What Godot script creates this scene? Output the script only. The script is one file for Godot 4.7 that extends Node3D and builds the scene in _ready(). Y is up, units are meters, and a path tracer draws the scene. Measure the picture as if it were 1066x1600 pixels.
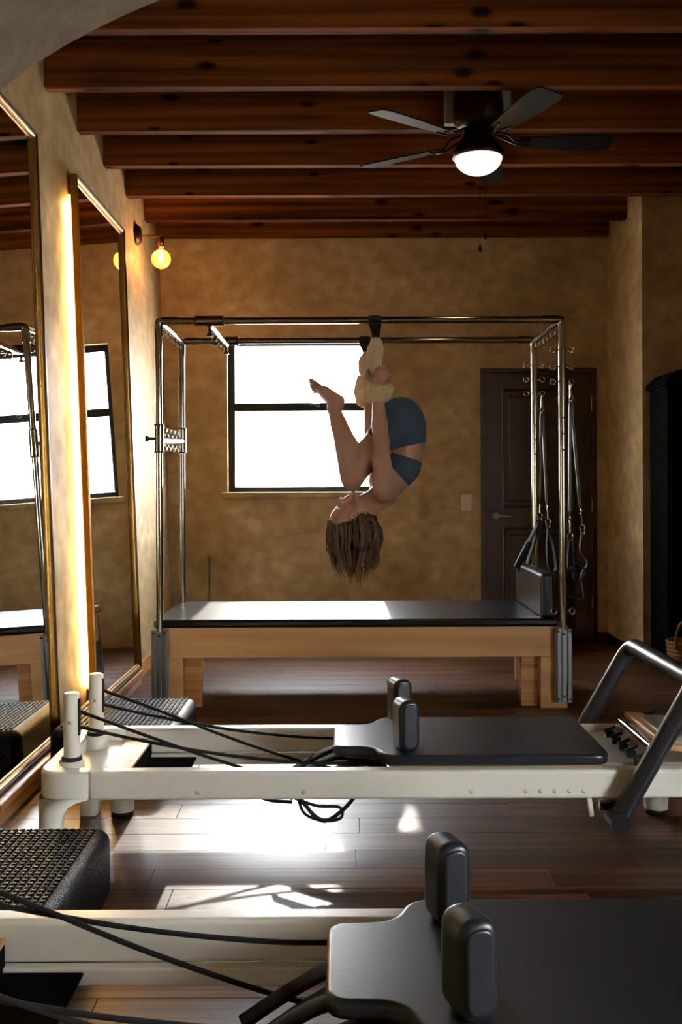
extends Node3D
# A Pilates studio seen against the light: y is up, metres; the camera looks along -z.

var M := {}          # materials by name
var used := {}       # names already taken at top level
var rng := RandomNumberGenerator.new()

# ---------------------------------------------------------------- mesh builder
class MB:
	var v := PackedVector3Array()
	var n := PackedVector3Array()
	var uv := PackedVector2Array()
	var col := PackedColorArray()
	var ix := PackedInt32Array()

	func vert(p: Vector3, nm: Vector3, t := Vector2.ZERO) -> int:
		v.append(p); n.append(nm); uv.append(t)
		return v.size() - 1

	func tri(a: int, b: int, c: int) -> void:
		var g := (v[b] - v[a]).cross(v[c] - v[a])
		if g.dot(n[a] + n[b] + n[c]) > 0.0:
			ix.append(a); ix.append(c); ix.append(b)
		else:
			ix.append(a); ix.append(b); ix.append(c)

	func quad(a: int, b: int, c: int, d: int) -> void:
		tri(a, b, c); tri(a, c, d)

	func face(a: Vector3, b: Vector3, c: Vector3, d: Vector3, out: Vector3) -> void:
		var g := (b - a).cross(c - a).normalized()
		if g.length() < 0.5:
			g = (c - a).cross(d - a).normalized()
		if g.dot(out) < 0.0:
			g = -g
		var lu := (b - a).length()
		var lv := (d - a).length()
		quad(vert(a, g, Vector2(0, 0)), vert(b, g, Vector2(lu, 0)), vert(c, g, Vector2(lu, lv)), vert(d, g, Vector2(0, lv)))

	func hexa(p: Array) -> void:      # eight corners: bottom 0-3 going round, top 4-7 above them
		var c := Vector3.ZERO
		for q in p:
			c += q / 8.0
		for f in [[0, 1, 2, 3], [4, 5, 6, 7], [0, 1, 5, 4], [1, 2, 6, 5], [2, 3, 7, 6], [3, 0, 4, 7]]:
			var m: Vector3 = (p[f[0]] + p[f[1]] + p[f[2]] + p[f[3]]) / 4.0
			face(p[f[0]], p[f[1]], p[f[2]], p[f[3]], m - c)

	func box(c: Vector3, s: Vector3, b := Basis()) -> void:
		var h := s / 2.0
		var p := []
		for y in [-1, 1]:
			for q in [[-1, -1], [1, -1], [1, 1], [-1, 1]]:
				p.append(c + b * Vector3(q[0] * h.x, y * h.y, q[1] * h.z))
		hexa(p)

	func span(lo: Vector3, hi: Vector3) -> void:
		box((lo + hi) / 2.0, hi - lo)

	func rbox(c: Vector3, s: Vector3, r: float, seg := 2, b := Basis()) -> void:   # box with rounded edges
		var h := s / 2.0
		r = minf(r, minf(h.x, minf(h.y, h.z)) * 0.999)
		for ax in 3:
			var au := (ax + 1) % 3
			var av := (ax + 2) % 3
			for sg in [-1.0, 1.0]:
				var us := []
				var vs := []
				for k in seg + 1:
					var t := r * (1.0 - tan((1.0 - float(k) / seg) * PI / 4.0))
					us.append(-h[au] + t); vs.append(-h[av] + t)
				for k in range(seg, -1, -1):
					us.append(-us[k]); vs.append(-vs[k])
				var id := []
				for i in us.size():
					for j in vs.size():
						var p := Vector3.ZERO
						p[ax] = sg * h[ax]; p[au] = us[i]; p[av] = vs[j]
						var q := Vector3(clampf(p.x, r - h.x, h.x - r), clampf(p.y, r - h.y, h.y - r), clampf(p.z, r - h.z, h.z - r))
						var d := (p - q).normalized()
						id.append(vert(c + b * (q + d * r), b * d, Vector2(us[i], vs[j])))
				var w := vs.size()
				for i in us.size() - 1:
					for j in w - 1:
						quad(id[i * w + j], id[(i + 1) * w + j], id[(i + 1) * w + j + 1], id[i * w + j + 1])

	func tube(pts: Array, rad, seg := 10, closed := false, flat := Vector2.ONE) -> void:
		var m := pts.size()
		var tang := []
		for i in m:
			var a: Vector3 = pts[(i - 1 + m) % m] if closed or i > 0 else pts[0]
			var c: Vector3 = pts[(i + 1) % m] if closed or i < m - 1 else pts[m - 1]
			tang.append((c - a).normalized())
		var up := Vector3.UP if absf(tang[0].y) < 0.9 else Vector3.RIGHT
		var side: Vector3 = tang[0].cross(up).normalized()
		var rows := []
		for i in m:
			side = (side - tang[i] * side.dot(tang[i])).normalized()
			var oth: Vector3 = tang[i].cross(side)
			var r: float = rad if rad is float else rad[i]
			var row := []
			for k in seg:
				var a := TAU * k / seg
				var d: Vector3 = side * cos(a) * flat.x + oth * sin(a) * flat.y
				var nn: Vector3 = (side * cos(a) / flat.x + oth * sin(a) / flat.y).normalized()
				row.append(vert(pts[i] + d * r, nn, Vector2(float(k) / seg, float(i) / m)))
			rows.append(row)
		for i in (m if closed else m - 1):
			var A: Array = rows[i]
			var B: Array = rows[(i + 1) % m]
			for k in seg:
				quad(A[k], A[(k + 1) % seg], B[(k + 1) % seg], B[k])
		if not closed:
			for e in [0, m - 1]:
				var nn: Vector3 = -tang[0] if e == 0 else tang[m - 1]
				var c := vert(pts[e], nn)
				var ring := []
				for k in seg:
					ring.append(vert(v[rows[e][k]], nn))
				for k in seg:
					tri(c, ring[k], ring[(k + 1) % seg])

	func lathe(prof: Array, seg: int, t := Transform3D()) -> void:   # profile of (radius, height)
		var rows := []
		for i in prof.size():
			var a: Vector2 = prof[maxi(i - 1, 0)]
			var c: Vector2 = prof[mini(i + 1, prof.size() - 1)]
			var g := c - a
			var nn := Vector2(g.y, -g.x).normalized()
			var row := []
			for k in seg + 1:
				var an := TAU * k / seg
				row.append(vert(t * Vector3(prof[i].x * cos(an), prof[i].y, prof[i].x * sin(an)), (t.basis * Vector3(nn.x * cos(an), nn.y, nn.x * sin(an))).normalized(), Vector2(float(k) / seg, prof[i].y)))
			rows.append(row)
		for i in prof.size() - 1:
			for k in seg:
				quad(rows[i][k], rows[i + 1][k], rows[i + 1][k + 1], rows[i][k + 1])

	func ball(c: Vector3, r: Vector3, b := Basis(), seg := 14) -> void:
		var prof := []
		for i in seg / 2 + 1:
			var a := -PI / 2 + PI * i / (seg / 2)
			prof.append(Vector2(cos(a), sin(a)))
		lathe(prof, seg, Transform3D(b * Basis.from_scale(r), c))

	func torus(c: Vector3, axis: Vector3, R: float, r: float, seg := 16, sub := 6) -> void:
		var a := axis.normalized()
		var u := a.cross(Vector3.UP if absf(a.y) < 0.9 else Vector3.RIGHT).normalized()
		var w := a.cross(u)
		var pts := []
		for i in seg:
			pts.append(c + (u * cos(TAU * i / seg) + w * sin(TAU * i / seg)) * R)
		tube(pts, r, sub, true)

	func pad(poly: Array, y0: float, y1: float, r: float, seg := 3) -> void:   # outline in x,z lifted from y0 to y1 with rounded edges
		var m := poly.size()
		var area := 0.0
		for i in m:
			area += poly[i].cross(poly[(i + 1) % m])
		var nor := []
		for i in m:
			var e: Vector2 = (poly[(i + 1) % m] - poly[(i - 1 + m) % m]).normalized()
			nor.append(Vector2(e.y, -e.x) * (1.0 if area > 0.0 else -1.0))
		var lay := []
		for k in seg + 1:
			var a := PI / 2 * k / seg
			lay.append([r * (1.0 - sin(a)), y0 + r * (1.0 - cos(a)), -cos(a), sin(a)])
		for k in range(seg, -1, -1):
			var a := PI / 2 * k / seg
			lay.append([r * (1.0 - sin(a)), y1 - r * (1.0 - cos(a)), cos(a), sin(a)])
		var rows := []
		for l in lay:
			var row := []
			for i in m:
				var p: Vector2 = poly[i] - nor[i] * l[0]
				row.append(vert(Vector3(p.x, l[1], p.y), Vector3(nor[i].x * l[3], l[2], nor[i].y * l[3]).normalized(), p))
			rows.append(row)
		for j in rows.size() - 1:
			for i in m:
				quad(rows[j][i], rows[j][(i + 1) % m], rows[j + 1][(i + 1) % m], rows[j + 1][i])
		for e in [0, rows.size() - 1]:
			var flat := PackedVector2Array()
			var ids := []
			for i in m:
				var p: Vector3 = v[rows[e][i]]
				flat.append(Vector2(p.x, p.z))
				ids.append(vert(p, Vector3.DOWN if e == 0 else Vector3.UP, Vector2(p.x, p.z)))
			var t := Geometry2D.triangulate_polygon(flat)
			for i in t.size() / 3:
				tri(ids[t[i * 3]], ids[t[i * 3 + 1]], ids[t[i * 3 + 2]])

	func mesh() -> ArrayMesh:
		var a := []
		a.resize(Mesh.ARRAY_MAX)
		a[Mesh.ARRAY_VERTEX] = v
		a[Mesh.ARRAY_NORMAL] = n
		a[Mesh.ARRAY_TEX_UV] = uv
		if col.size() == v.size():
			a[Mesh.ARRAY_COLOR] = col
		a[Mesh.ARRAY_INDEX] = ix
		var m := ArrayMesh.new()
		m.add_surface_from_arrays(Mesh.PRIMITIVE_TRIANGLES, a)
		return m

# ---------------------------------------------------------------- distance field for bodies and soft things
class Field:
	var o: Vector3
	var h: float
	var nx: int
	var ny: int
	var nz: int
	var d := PackedFloat32Array()

	func _init(lo: Vector3, hi: Vector3, cell: float) -> void:
		o = lo; h = cell
		nx = int((hi.x - lo.x) / h) + 2; ny = int((hi.y - lo.y) / h) + 2; nz = int((hi.z - lo.z) / h) + 2
		d.resize(nx * ny * nz)
		d.fill(1.0)

	func reach(lo: Vector3, hi: Vector3) -> Array:
		var a := ((lo - o) / h).floor()
		var b := ((hi - o) / h).ceil()
		return [maxi(0, int(a.x)), mini(nx - 1, int(b.x)), maxi(0, int(a.y)), mini(ny - 1, int(b.y)), maxi(0, int(a.z)), mini(nz - 1, int(b.z))]

	func cap(a: Vector3, b: Vector3, ra: float, rb: float, k := 0.02) -> void:
		var m := maxf(ra, rb) + k + 3.0 * h
		var e := reach(a.min(b) - Vector3.ONE * m, a.max(b) + Vector3.ONE * m)
		var ab := b - a
		var l2 := maxf(ab.length_squared(), 1e-9)
		for z in range(e[4], e[5] + 1):
			for y in range(e[2], e[3] + 1):
				var i: int = (z * ny + y) * nx + e[0]
				var p := o + Vector3(e[0], y, z) * h - a
				for x in range(e[0], e[1] + 1):
					var t := clampf(p.dot(ab) / l2, 0.0, 1.0)
					var dd := (p - ab * t).length() - lerpf(ra, rb, t)
					var w := d[i]
					var q := maxf(k - absf(w - dd), 0.0) / k
					d[i] = minf(w, dd) - q * q * k * 0.25
					p.x += h
					i += 1

	func ell(c: Vector3, r: Vector3, bas := Basis(), k := 0.01, cut := false) -> void:
		var m := maxf(r.x, maxf(r.y, r.z)) + k + 3.0 * h
		var e := reach(c - Vector3.ONE * m, c + Vector3.ONE * m)
		var inv := bas.transposed()
		for z in range(e[4], e[5] + 1):
			for y in range(e[2], e[3] + 1):
				var i: int = (z * ny + y) * nx + e[0]
				for x in range(e[0], e[1] + 1):
					var p := inv * (o + Vector3(x, y, z) * h - c)
					var k0 := (p / r).length()
					var dd := k0 * (k0 - 1.0) / maxf((p / (r * r)).length(), 1e-6)
					var w := d[i]
					if cut:
						dd = -dd
						var q := maxf(k - absf(w - dd), 0.0) / k
						d[i] = maxf(w, dd) + q * q * k * 0.25
					else:
						var q := maxf(k - absf(w - dd), 0.0) / k
						d[i] = minf(w, dd) - q * q * k * 0.25
					i += 1

	func clipped(off: float, planes: Array, any := []) -> Field:   # the part of a swollen copy on the inner side of all planes [point, outward normal]
		var f := Field.new(o, o, h)
		f.nx = nx; f.ny = ny; f.nz = nz
		f.d = d.duplicate()
		var i := 0
		for z in nz:
			for y in ny:
				for x in nx:
					if d[i] < 0.06:
						var p := o + Vector3(x, y, z) * h
						var w := d[i] - off
						for q in planes:
							w = maxf(w, (p - q[0]).dot(q[1]))
						f.d[i] = w
					i += 1
		return f

	func to(mb: MB, tint = null) -> void:      # surface nets
		var id := PackedInt32Array()
		id.resize(nx * ny * nz)
		id.fill(-1)
		var base := mb.v.size()
		var off := [0, 1, nx, nx + 1, nx * ny, nx * ny + 1, nx * ny + nx, nx * ny + nx + 1]
		var sx := nx * ny
		var cells := PackedInt32Array()
		for z in nz - 1:
			for y in ny - 1:
				var i: int = (z * ny + y) * nx
				for x in nx - 1:
					var a := d[i]
					if a < 0.03 and a > -0.03:
						var neg := 0
						for k in 8:
							if d[i + off[k]] < 0.0:
								neg += 1
						if neg > 0 and neg < 8:
							var s := Vector3.ZERO
							var cnt := 0
							for k in 8:
								for b in [1, 2, 4]:
									if k & b == 0:
										var da: float = d[i + off[k]]
										var db: float = d[i + off[k | b]]
										if (da < 0.0) != (db < 0.0):
											var t := da / (da - db)
											s += Vector3((k & 1) + (t if b == 1 else 0.0), ((k >> 1) & 1) + (t if b == 2 else 0.0), ((k >> 2) & 1) + (t if b == 4 else 0.0))
											cnt += 1
							var g := Vector3(d[i + 1] - a, d[i + nx] - a, d[i + sx] - a)
							id[i] = mb.vert(o + (Vector3(x, y, z) + s / cnt) * h, g.normalized())
							cells.append(i)
					i += 1
		var acc := PackedVector3Array()
		acc.resize(mb.v.size() - base)
		for i in cells:
			for e in [[1, nx, sx], [nx, sx, 1], [sx, 1, nx]]:
				var j: int = i + e[0]
				if (d[i] < 0.0) != (d[j] < 0.0):
					var b: int = i - e[1]
					var c: int = i - e[1] - e[2]
					var f: int = i - e[2]
					if b < 0 or c < 0 or f < 0 or id[b] < 0 or id[c] < 0 or id[f] < 0:
						continue
					var q := [id[i], id[b], id[c], id[f]]
					if d[i] < 0.0:
						q = [id[f], id[c], id[b], id[i]]
					for t in [[0, 1, 2], [0, 2, 3]]:
						var A: int = q[t[0]]
						var B: int = q[t[1]]
						var C: int = q[t[2]]
						var g := (mb.v[C] - mb.v[A]).cross(mb.v[B] - mb.v[A])
						acc[A - base] += g; acc[B - base] += g; acc[C - base] += g
						mb.ix.append(A); mb.ix.append(B); mb.ix.append(C)
		for k in acc.size():
			if acc[k].length() > 0.0:
				mb.n[base + k] = acc[k].normalized()
		if tint != null:
			while mb.col.size() < base:
				mb.col.append(Color.WHITE)
			for k in range(base, mb.v.size()):
				mb.col.append(tint.call(mb.v[k]))

# ---------------------------------------------------------------- nodes
func numbered(called: String) -> String:
	var k: int = used.get(called, -1) + 1
	used[called] = k
	return called if k == 0 else "%s_%03d" % [called, k]

func obj(called: String, mb, m: Material, parent: Node = self, at := Vector3.ZERO) -> MeshInstance3D:
	var o := MeshInstance3D.new()
	o.mesh = mb.mesh() if mb is MB else mb
	o.material_override = m
	if parent == self:
		o.name = numbered(called)
		add_child(o)
	else:
		o.name = called
		parent.add_child(o, true)
	o.position = at
	return o

func tag(o: Node, label: String, category: String, group := "") -> Node:
	o.set_meta("label", label); o.set_meta("category", category)
	if group:
		o.set_meta("group", group)
	return o

func thing(called: String, label: String, category: String, at := Vector3.ZERO, group := "") -> Node3D:
	var o := Node3D.new()
	o.name = numbered(called)
	add_child(o)
	o.position = at
	tag(o, label, category, group)
	return o

func struct(o: Node, label := "") -> Node:
	o.set_meta("kind", "structure")
	if label:
		o.set_meta("label", label)
	return o

func spline(keys: Array, per := 6) -> Array:     # a smooth line through the points
	var out := []
	for i in keys.size() - 1:
		var a: Vector3 = keys[maxi(i - 1, 0)]
		var d: Vector3 = keys[mini(i + 2, keys.size() - 1)]
		for k in per:
			out.append(keys[i].cubic_interpolate(keys[i + 1], a, d, float(k) / per))
	out.append(keys[-1])
	return out

func bar(mb: MB, a: Vector3, b: Vector3, r: float, seg := 12) -> void:
	mb.tube([a, b], r, seg)

# ---------------------------------------------------------------- textures and materials
func seamless(size: Vector2i, freq: float, sd: int, oct := 4) -> Image:
	var f := FastNoiseLite.new()
	f.noise_type = FastNoiseLite.TYPE_SIMPLEX_SMOOTH
	f.frequency = freq; f.seed = sd; f.fractal_octaves = oct
	return f.get_seamless_image(size.x, size.y)

func noise_tex(freq: float, sd: int, ramp: Gradient, oct := 5, size := 512, bump := 0.0) -> NoiseTexture2D:
	var f := FastNoiseLite.new()
	f.noise_type = FastNoiseLite.TYPE_SIMPLEX_SMOOTH
	f.frequency = freq; f.seed = sd; f.fractal_octaves = oct
	var t := NoiseTexture2D.new()
	t.width = size; t.height = size; t.seamless = true; t.noise = f
	if ramp:
		t.color_ramp = ramp
	if bump > 0.0:
		t.as_normal_map = true; t.bump_strength = bump
	return t

func ramp(cols: Array, offs := []) -> Gradient:
	var g := Gradient.new()
	var c := PackedColorArray()
	var f := PackedFloat32Array()
	for i in cols.size():
		c.append(cols[i])
		f.append(offs[i] if offs.size() else float(i) / (cols.size() - 1))
	g.colors = c; g.offsets = f
	return g

func wood(w: int, h: int, dark: Color, light: Color, sd: int, knots: int, knot := Color(0.1, 0.04, 0.02)) -> ImageTexture:   # grain runs along u
	var a := seamless(Vector2i(32, h), 0.03, sd, 5)
	a.resize(w, h, Image.INTERPOLATE_CUBIC)
	var b := seamless(Vector2i(64, h), 0.012, sd + 1, 3)
	b.resize(w, h, Image.INTERPOLATE_CUBIC)
	var im := Image.create(w, h, false, Image.FORMAT_RGB8)
	var r := RandomNumberGenerator.new()
	r.seed = sd
	var ks := []
	for i in knots:
		ks.append([r.randf() * w, r.randf() * h, r.randf_range(0.008, 0.016) * w, r.randf_range(0.7, 1.25)])
	for y in h:
		for x in w:
			var t := a.get_pixel(x, y).r * 0.6 + b.get_pixel(x, y).r * 0.5 - 0.05
			var c := dark.lerp(light, clampf((t - 0.25) * 2.0, 0.0, 1.0))
			im.set_pixel(x, y, c)
	for k in ks:
		var R := int(k[2] * 3.0)
		for dy in range(-R, R + 1):
			for dx in range(-R, R + 1):
				var q: float = Vector2(dx, dy * 1.9 * k[3]).length() / k[2]
				if q < 2.2:
					var s := clampf(1.35 - q, 0.0, 1.0) + 0.12 * clampf(2.2 - q, 0.0, 1.0)
					var px := posmod(int(k[0]) + dx, w)
					var py := posmod(int(k[1]) + dy, h)
					im.set_pixel(px, py, im.get_pixel(px, py).lerp(knot, clampf(s, 0.0, 0.92)))
	return ImageTexture.create_from_image(im)

func mat(called: String, c: Color, rough := 0.5, metal := 0.0) -> StandardMaterial3D:
	var m := StandardMaterial3D.new()
	m.resource_name = called
	m.albedo_color = c; m.roughness = rough; m.metallic = metal
	M[called] = m
	return m

func glow(called: String, c: Color, e: float) -> StandardMaterial3D:
	var m := mat(called, c, 0.4)
	m.emission_enabled = true; m.emission = c; m.emission_energy_multiplier = e
	return m

func laid(m: StandardMaterial3D, tex: Texture2D, scale: Vector3, off := Vector3.ZERO, world := true) -> StandardMaterial3D:
	m.albedo_texture = tex
	m.uv1_triplanar = true; m.uv1_world_triplanar = world
	m.uv1_triplanar_sharpness = 6.0
	m.uv1_scale = scale; m.uv1_offset = off
	return m

func relief(m: StandardMaterial3D, freq: float, sd: int, strength: float, scale := 1.0) -> void:
	m.normal_enabled = true
	m.normal_texture = noise_tex(freq, sd, null, 5, 512, strength)
	m.normal_scale = scale

func materials() -> void:
	var plaster := mat("ochre_plaster", Color.WHITE, 0.66)
	laid(plaster, noise_tex(0.008, 11, ramp([Color(0.63, 0.53, 0.365), Color(0.67, 0.575, 0.405), Color(0.69, 0.595, 0.425), Color(0.76, 0.68, 0.52)], [0.15, 0.42, 0.66, 0.98]), 5, 1024), Vector3(0.2, 0.24, 0.2))
	plaster.detail_enabled = true
	plaster.detail_blend_mode = BaseMaterial3D.BLEND_MODE_MUL
	plaster.detail_uv_layer = BaseMaterial3D.DETAIL_UV_1
	plaster.detail_albedo = noise_tex(0.03, 5, ramp([Color(0.90, 0.88, 0.85), Color(1, 1, 1)], [0.25, 0.7]), 5, 1024)
	relief(plaster, 0.015, 7, 2.0, 0.35)
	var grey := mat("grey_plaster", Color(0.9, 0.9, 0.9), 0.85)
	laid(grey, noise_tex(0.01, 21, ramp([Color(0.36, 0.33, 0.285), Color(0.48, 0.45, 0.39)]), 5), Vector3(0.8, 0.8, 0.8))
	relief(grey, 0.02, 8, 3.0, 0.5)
	var jt := wood(1024, 512, Color(0.23, 0.115, 0.048), Color(0.47, 0.26, 0.108), 31, 26)
	for i in 3:
		var pj := mat("pine_joist_%d" % i, Color.WHITE, 0.8)
		pj.metallic_specular = 0.2
		laid(pj, jt, Vector3(0.33, 0.9, 0.9), Vector3(0.21 + 0.37 * i, 0.31 * i + 0.1, 0.5 * i))
	mat("ceiling_board", Color(0.25, 0.13, 0.06), 0.7)
	var tex := wood(1024, 512, Color(0.22, 0.13, 0.08), Color(0.46, 0.30, 0.20), 41, 0)
	for i in 5:
		var p := mat("floor_plank_%d" % i, Color(1, 1, 1).lerp(Color(0.74, 0.72, 0.7), i / 4.0), 0.40)
		laid(p, tex, Vector3(0.7, 1.0, 2.6), Vector3(0.37 * i, 0.0, 0.23 * i))
		p.metallic_specular = 0.5
		p.normal_enabled = true
		p.normal_texture = noise_tex(0.05, 77, null, 3, 512, 1.5)
		p.normal_scale = 0.12
	mat("subfloor", Color(0.06, 0.035, 0.025), 0.7)
	var bed := mat("maple", Color.WHITE, 0.4)
	laid(bed, wood(512, 256, Color(0.72, 0.53, 0.32), Color(0.80, 0.62, 0.40), 51, 0), Vector3(0.5, 1.2, 1.2))
	var ply := mat("ply_edge", Color.WHITE, 0.45)
	laid(ply, wood(256, 256, Color(0.62, 0.40, 0.20), Color(0.80, 0.58, 0.34), 52, 0), Vector3(0.6, 4.0, 2.0))
	var gilt := mat("gilt", Color(0.56, 0.40, 0.155), 0.33, 0.75)
	relief(gilt, 0.06, 61, 2.0, 0.3)
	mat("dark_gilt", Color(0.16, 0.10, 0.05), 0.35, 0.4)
	mat("mirror_silver", Color(0.93, 0.94, 0.93), 0.012, 1.0)
	mat("chrome", Color(0.58, 0.55, 0.49), 0.14, 1.0)
	mat("aluminium", Color(0.55, 0.57, 0.58), 0.35, 0.9)
	mat("spring_steel", Color(0.30, 0.29, 0.27), 0.35, 0.9)
	mat("black_plastic", Color(0.025, 0.025, 0.027), 0.45)
	mat("black_web", Color(0.018, 0.018, 0.022), 0.85)
	var vin := mat("black_vinyl", Color(0.03, 0.03, 0.033), 0.3)
	relief(vin, 0.08, 63, 1.2, 0.2)
	var slate := mat("slate_vinyl", Color(0.115, 0.125, 0.145), 0.34)
	relief(slate, 0.08, 64, 1.2, 0.06)
	mat("white_paint", Color(0.86, 0.85, 0.80), 0.35)
	mat("grey_plate", Color(0.62, 0.60, 0.55), 0.4)
	mat("plug_plastic", Color(0.76, 0.75, 0.70), 0.5)
	mat("rubber", Color(0.02, 0.02, 0.02), 0.7)
	mat("black_steel", Color(0.055, 0.055, 0.06), 0.45, 0.2)
	var door := mat("door_wood", Color.WHITE, 0.42)
	laid(door, wood(256, 256, Color(0.17, 0.105, 0.075), Color(0.25, 0.16, 0.12), 71, 0), Vector3(1.5, 0.6, 1.5))
	mat("satin_nickel", Color(0.62, 0.58, 0.50), 0.3, 1.0)
	mat("beige_plastic", Color(0.78, 0.70, 0.58), 0.4)
	mat("bronze", Color(0.16, 0.10, 0.06), 0.35, 0.8)
	mat("brass", Color(0.66, 0.45, 0.22), 0.25, 1.0)
	mat("fan_blade", Color(0.06, 0.042, 0.03), 0.6).metallic_specular = 0.2
	mat("lacquer_black", Color(0.010, 0.010, 0.011), 0.8).metallic_specular = 0.15
	var foam := mat("eva_foam", Color(0.020, 0.020, 0.022), 0.5)
	foam.metallic_specular = 0.3
	relief(foam, 0.25, 66, 3.0, 0.5)
	var fleece := mat("fleece", Color(0.80, 0.72, 0.58), 0.95)
	fleece.rim_enabled = true; fleece.rim = 0.6; fleece.rim_tint = 0.4
	fleece.backlight_enabled = true; fleece.backlight = Color(0.25, 0.22, 0.17)
	relief(fleece, 0.2, 67, 6.0, 1.0)
	var skin := mat("skin", Color.WHITE, 0.5)
	skin.vertex_color_use_as_albedo = true
	skin.subsurf_scatter_enabled = true; skin.subsurf_scatter_strength = 0.08
	var blue := mat("blue_jersey", Color(0.205, 0.275, 0.35), 0.8)
	blue.rim_enabled = true; blue.rim = 0.3; blue.rim_tint = 0.5
	var hair := mat("brown_hair", Color.WHITE, 0.42)
	hair.vertex_color_use_as_albedo = true
	hair.backlight_enabled = true; hair.backlight = Color(0.42, 0.30, 0.18)
	var glass := mat("pane_glass", Color(0.95, 0.97, 0.97, 0.06), 0.02)
	glass.transparency = BaseMaterial3D.TRANSPARENCY_ALPHA
	var bulb := mat("amber_glass", Color(1.0, 0.82, 0.55, 0.12), 0.02)
	bulb.transparency = BaseMaterial3D.TRANSPARENCY_ALPHA
	glow("filament", Color(1.0, 0.78, 0.48), 16.0)
	glow("lamp_bowl", Color(1.0, 0.90, 0.75), 0.7)
	glow("led_strip", Color(1.0, 0.80, 0.45), 1.2)
	var wicker := mat("wicker", Color(0.55, 0.38, 0.18), 0.8)
	relief(wicker, 0.2, 68, 4.0, 0.6)

# ---------------------------------------------------------------- light and camera
const SUN_UP := 25.9
const SUN_AZ := 0.0        # degrees from the left of the view axis

func light_and_camera() -> void:
	var cam := Camera3D.new()
	cam.name = "camera"
	add_child(cam)
	var near := 0.05
	cam.set_frustum(near * 1600.0 / 1500.0, Vector2(0, -48.0 / 1500.0 * near), near, 60.0)
	cam.position = Vector3(0, 1.21, 0)
	cam.rotation_degrees = Vector3(0, 0, -0.25)
	cam.current = true
	var e := Environment.new()
	e.background_mode = Environment.BG_SKY
	var sm := ProceduralSkyMaterial.new()
	sm.sky_top_color = Color(0.93, 0.95, 0.97)
	sm.sky_horizon_color = Color(0.97, 0.97, 0.96)
	sm.ground_horizon_color = Color(0.95, 0.94, 0.92)
	sm.ground_bottom_color = Color(0.75, 0.73, 0.70)
	sm.sky_energy_multiplier = 3.0
	sm.ground_energy_multiplier = 3.0
	sm.sun_angle_max = 1.0
	var sky := Sky.new()
	sky.sky_material = sm
	e.sky = sky
	e.tonemap_mode = Environment.TONE_MAPPER_LINEAR
	e.tonemap_exposure = 4.7
	e.sdfgi_enabled = true; e.ssao_enabled = true; e.ssil_enabled = true
	var we := WorldEnvironment.new()
	we.name = "environment"
	we.environment = e
	add_child(we)
	var sun := DirectionalLight3D.new()
	sun.name = "sun"
	sun.light_energy = 0.3
	sun.light_color = Color(1.0, 0.96, 0.90)
	sun.light_angular_distance = 0.9
	sun.shadow_enabled = true
	sun.sky_mode = DirectionalLight3D.SKY_MODE_LIGHT_ONLY
	add_child(sun)
	sun.rotation_degrees = Vector3(-SUN_UP, 180.0 + SUN_AZ, 0)

# ---------------------------------------------------------------- the room
const FLOOR_BACK := -7.2
func wall_x(y: float) -> float:      # the left wall is a little thicker towards its foot
	return -1.36 + (3.03 - y) * 0.033

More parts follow.
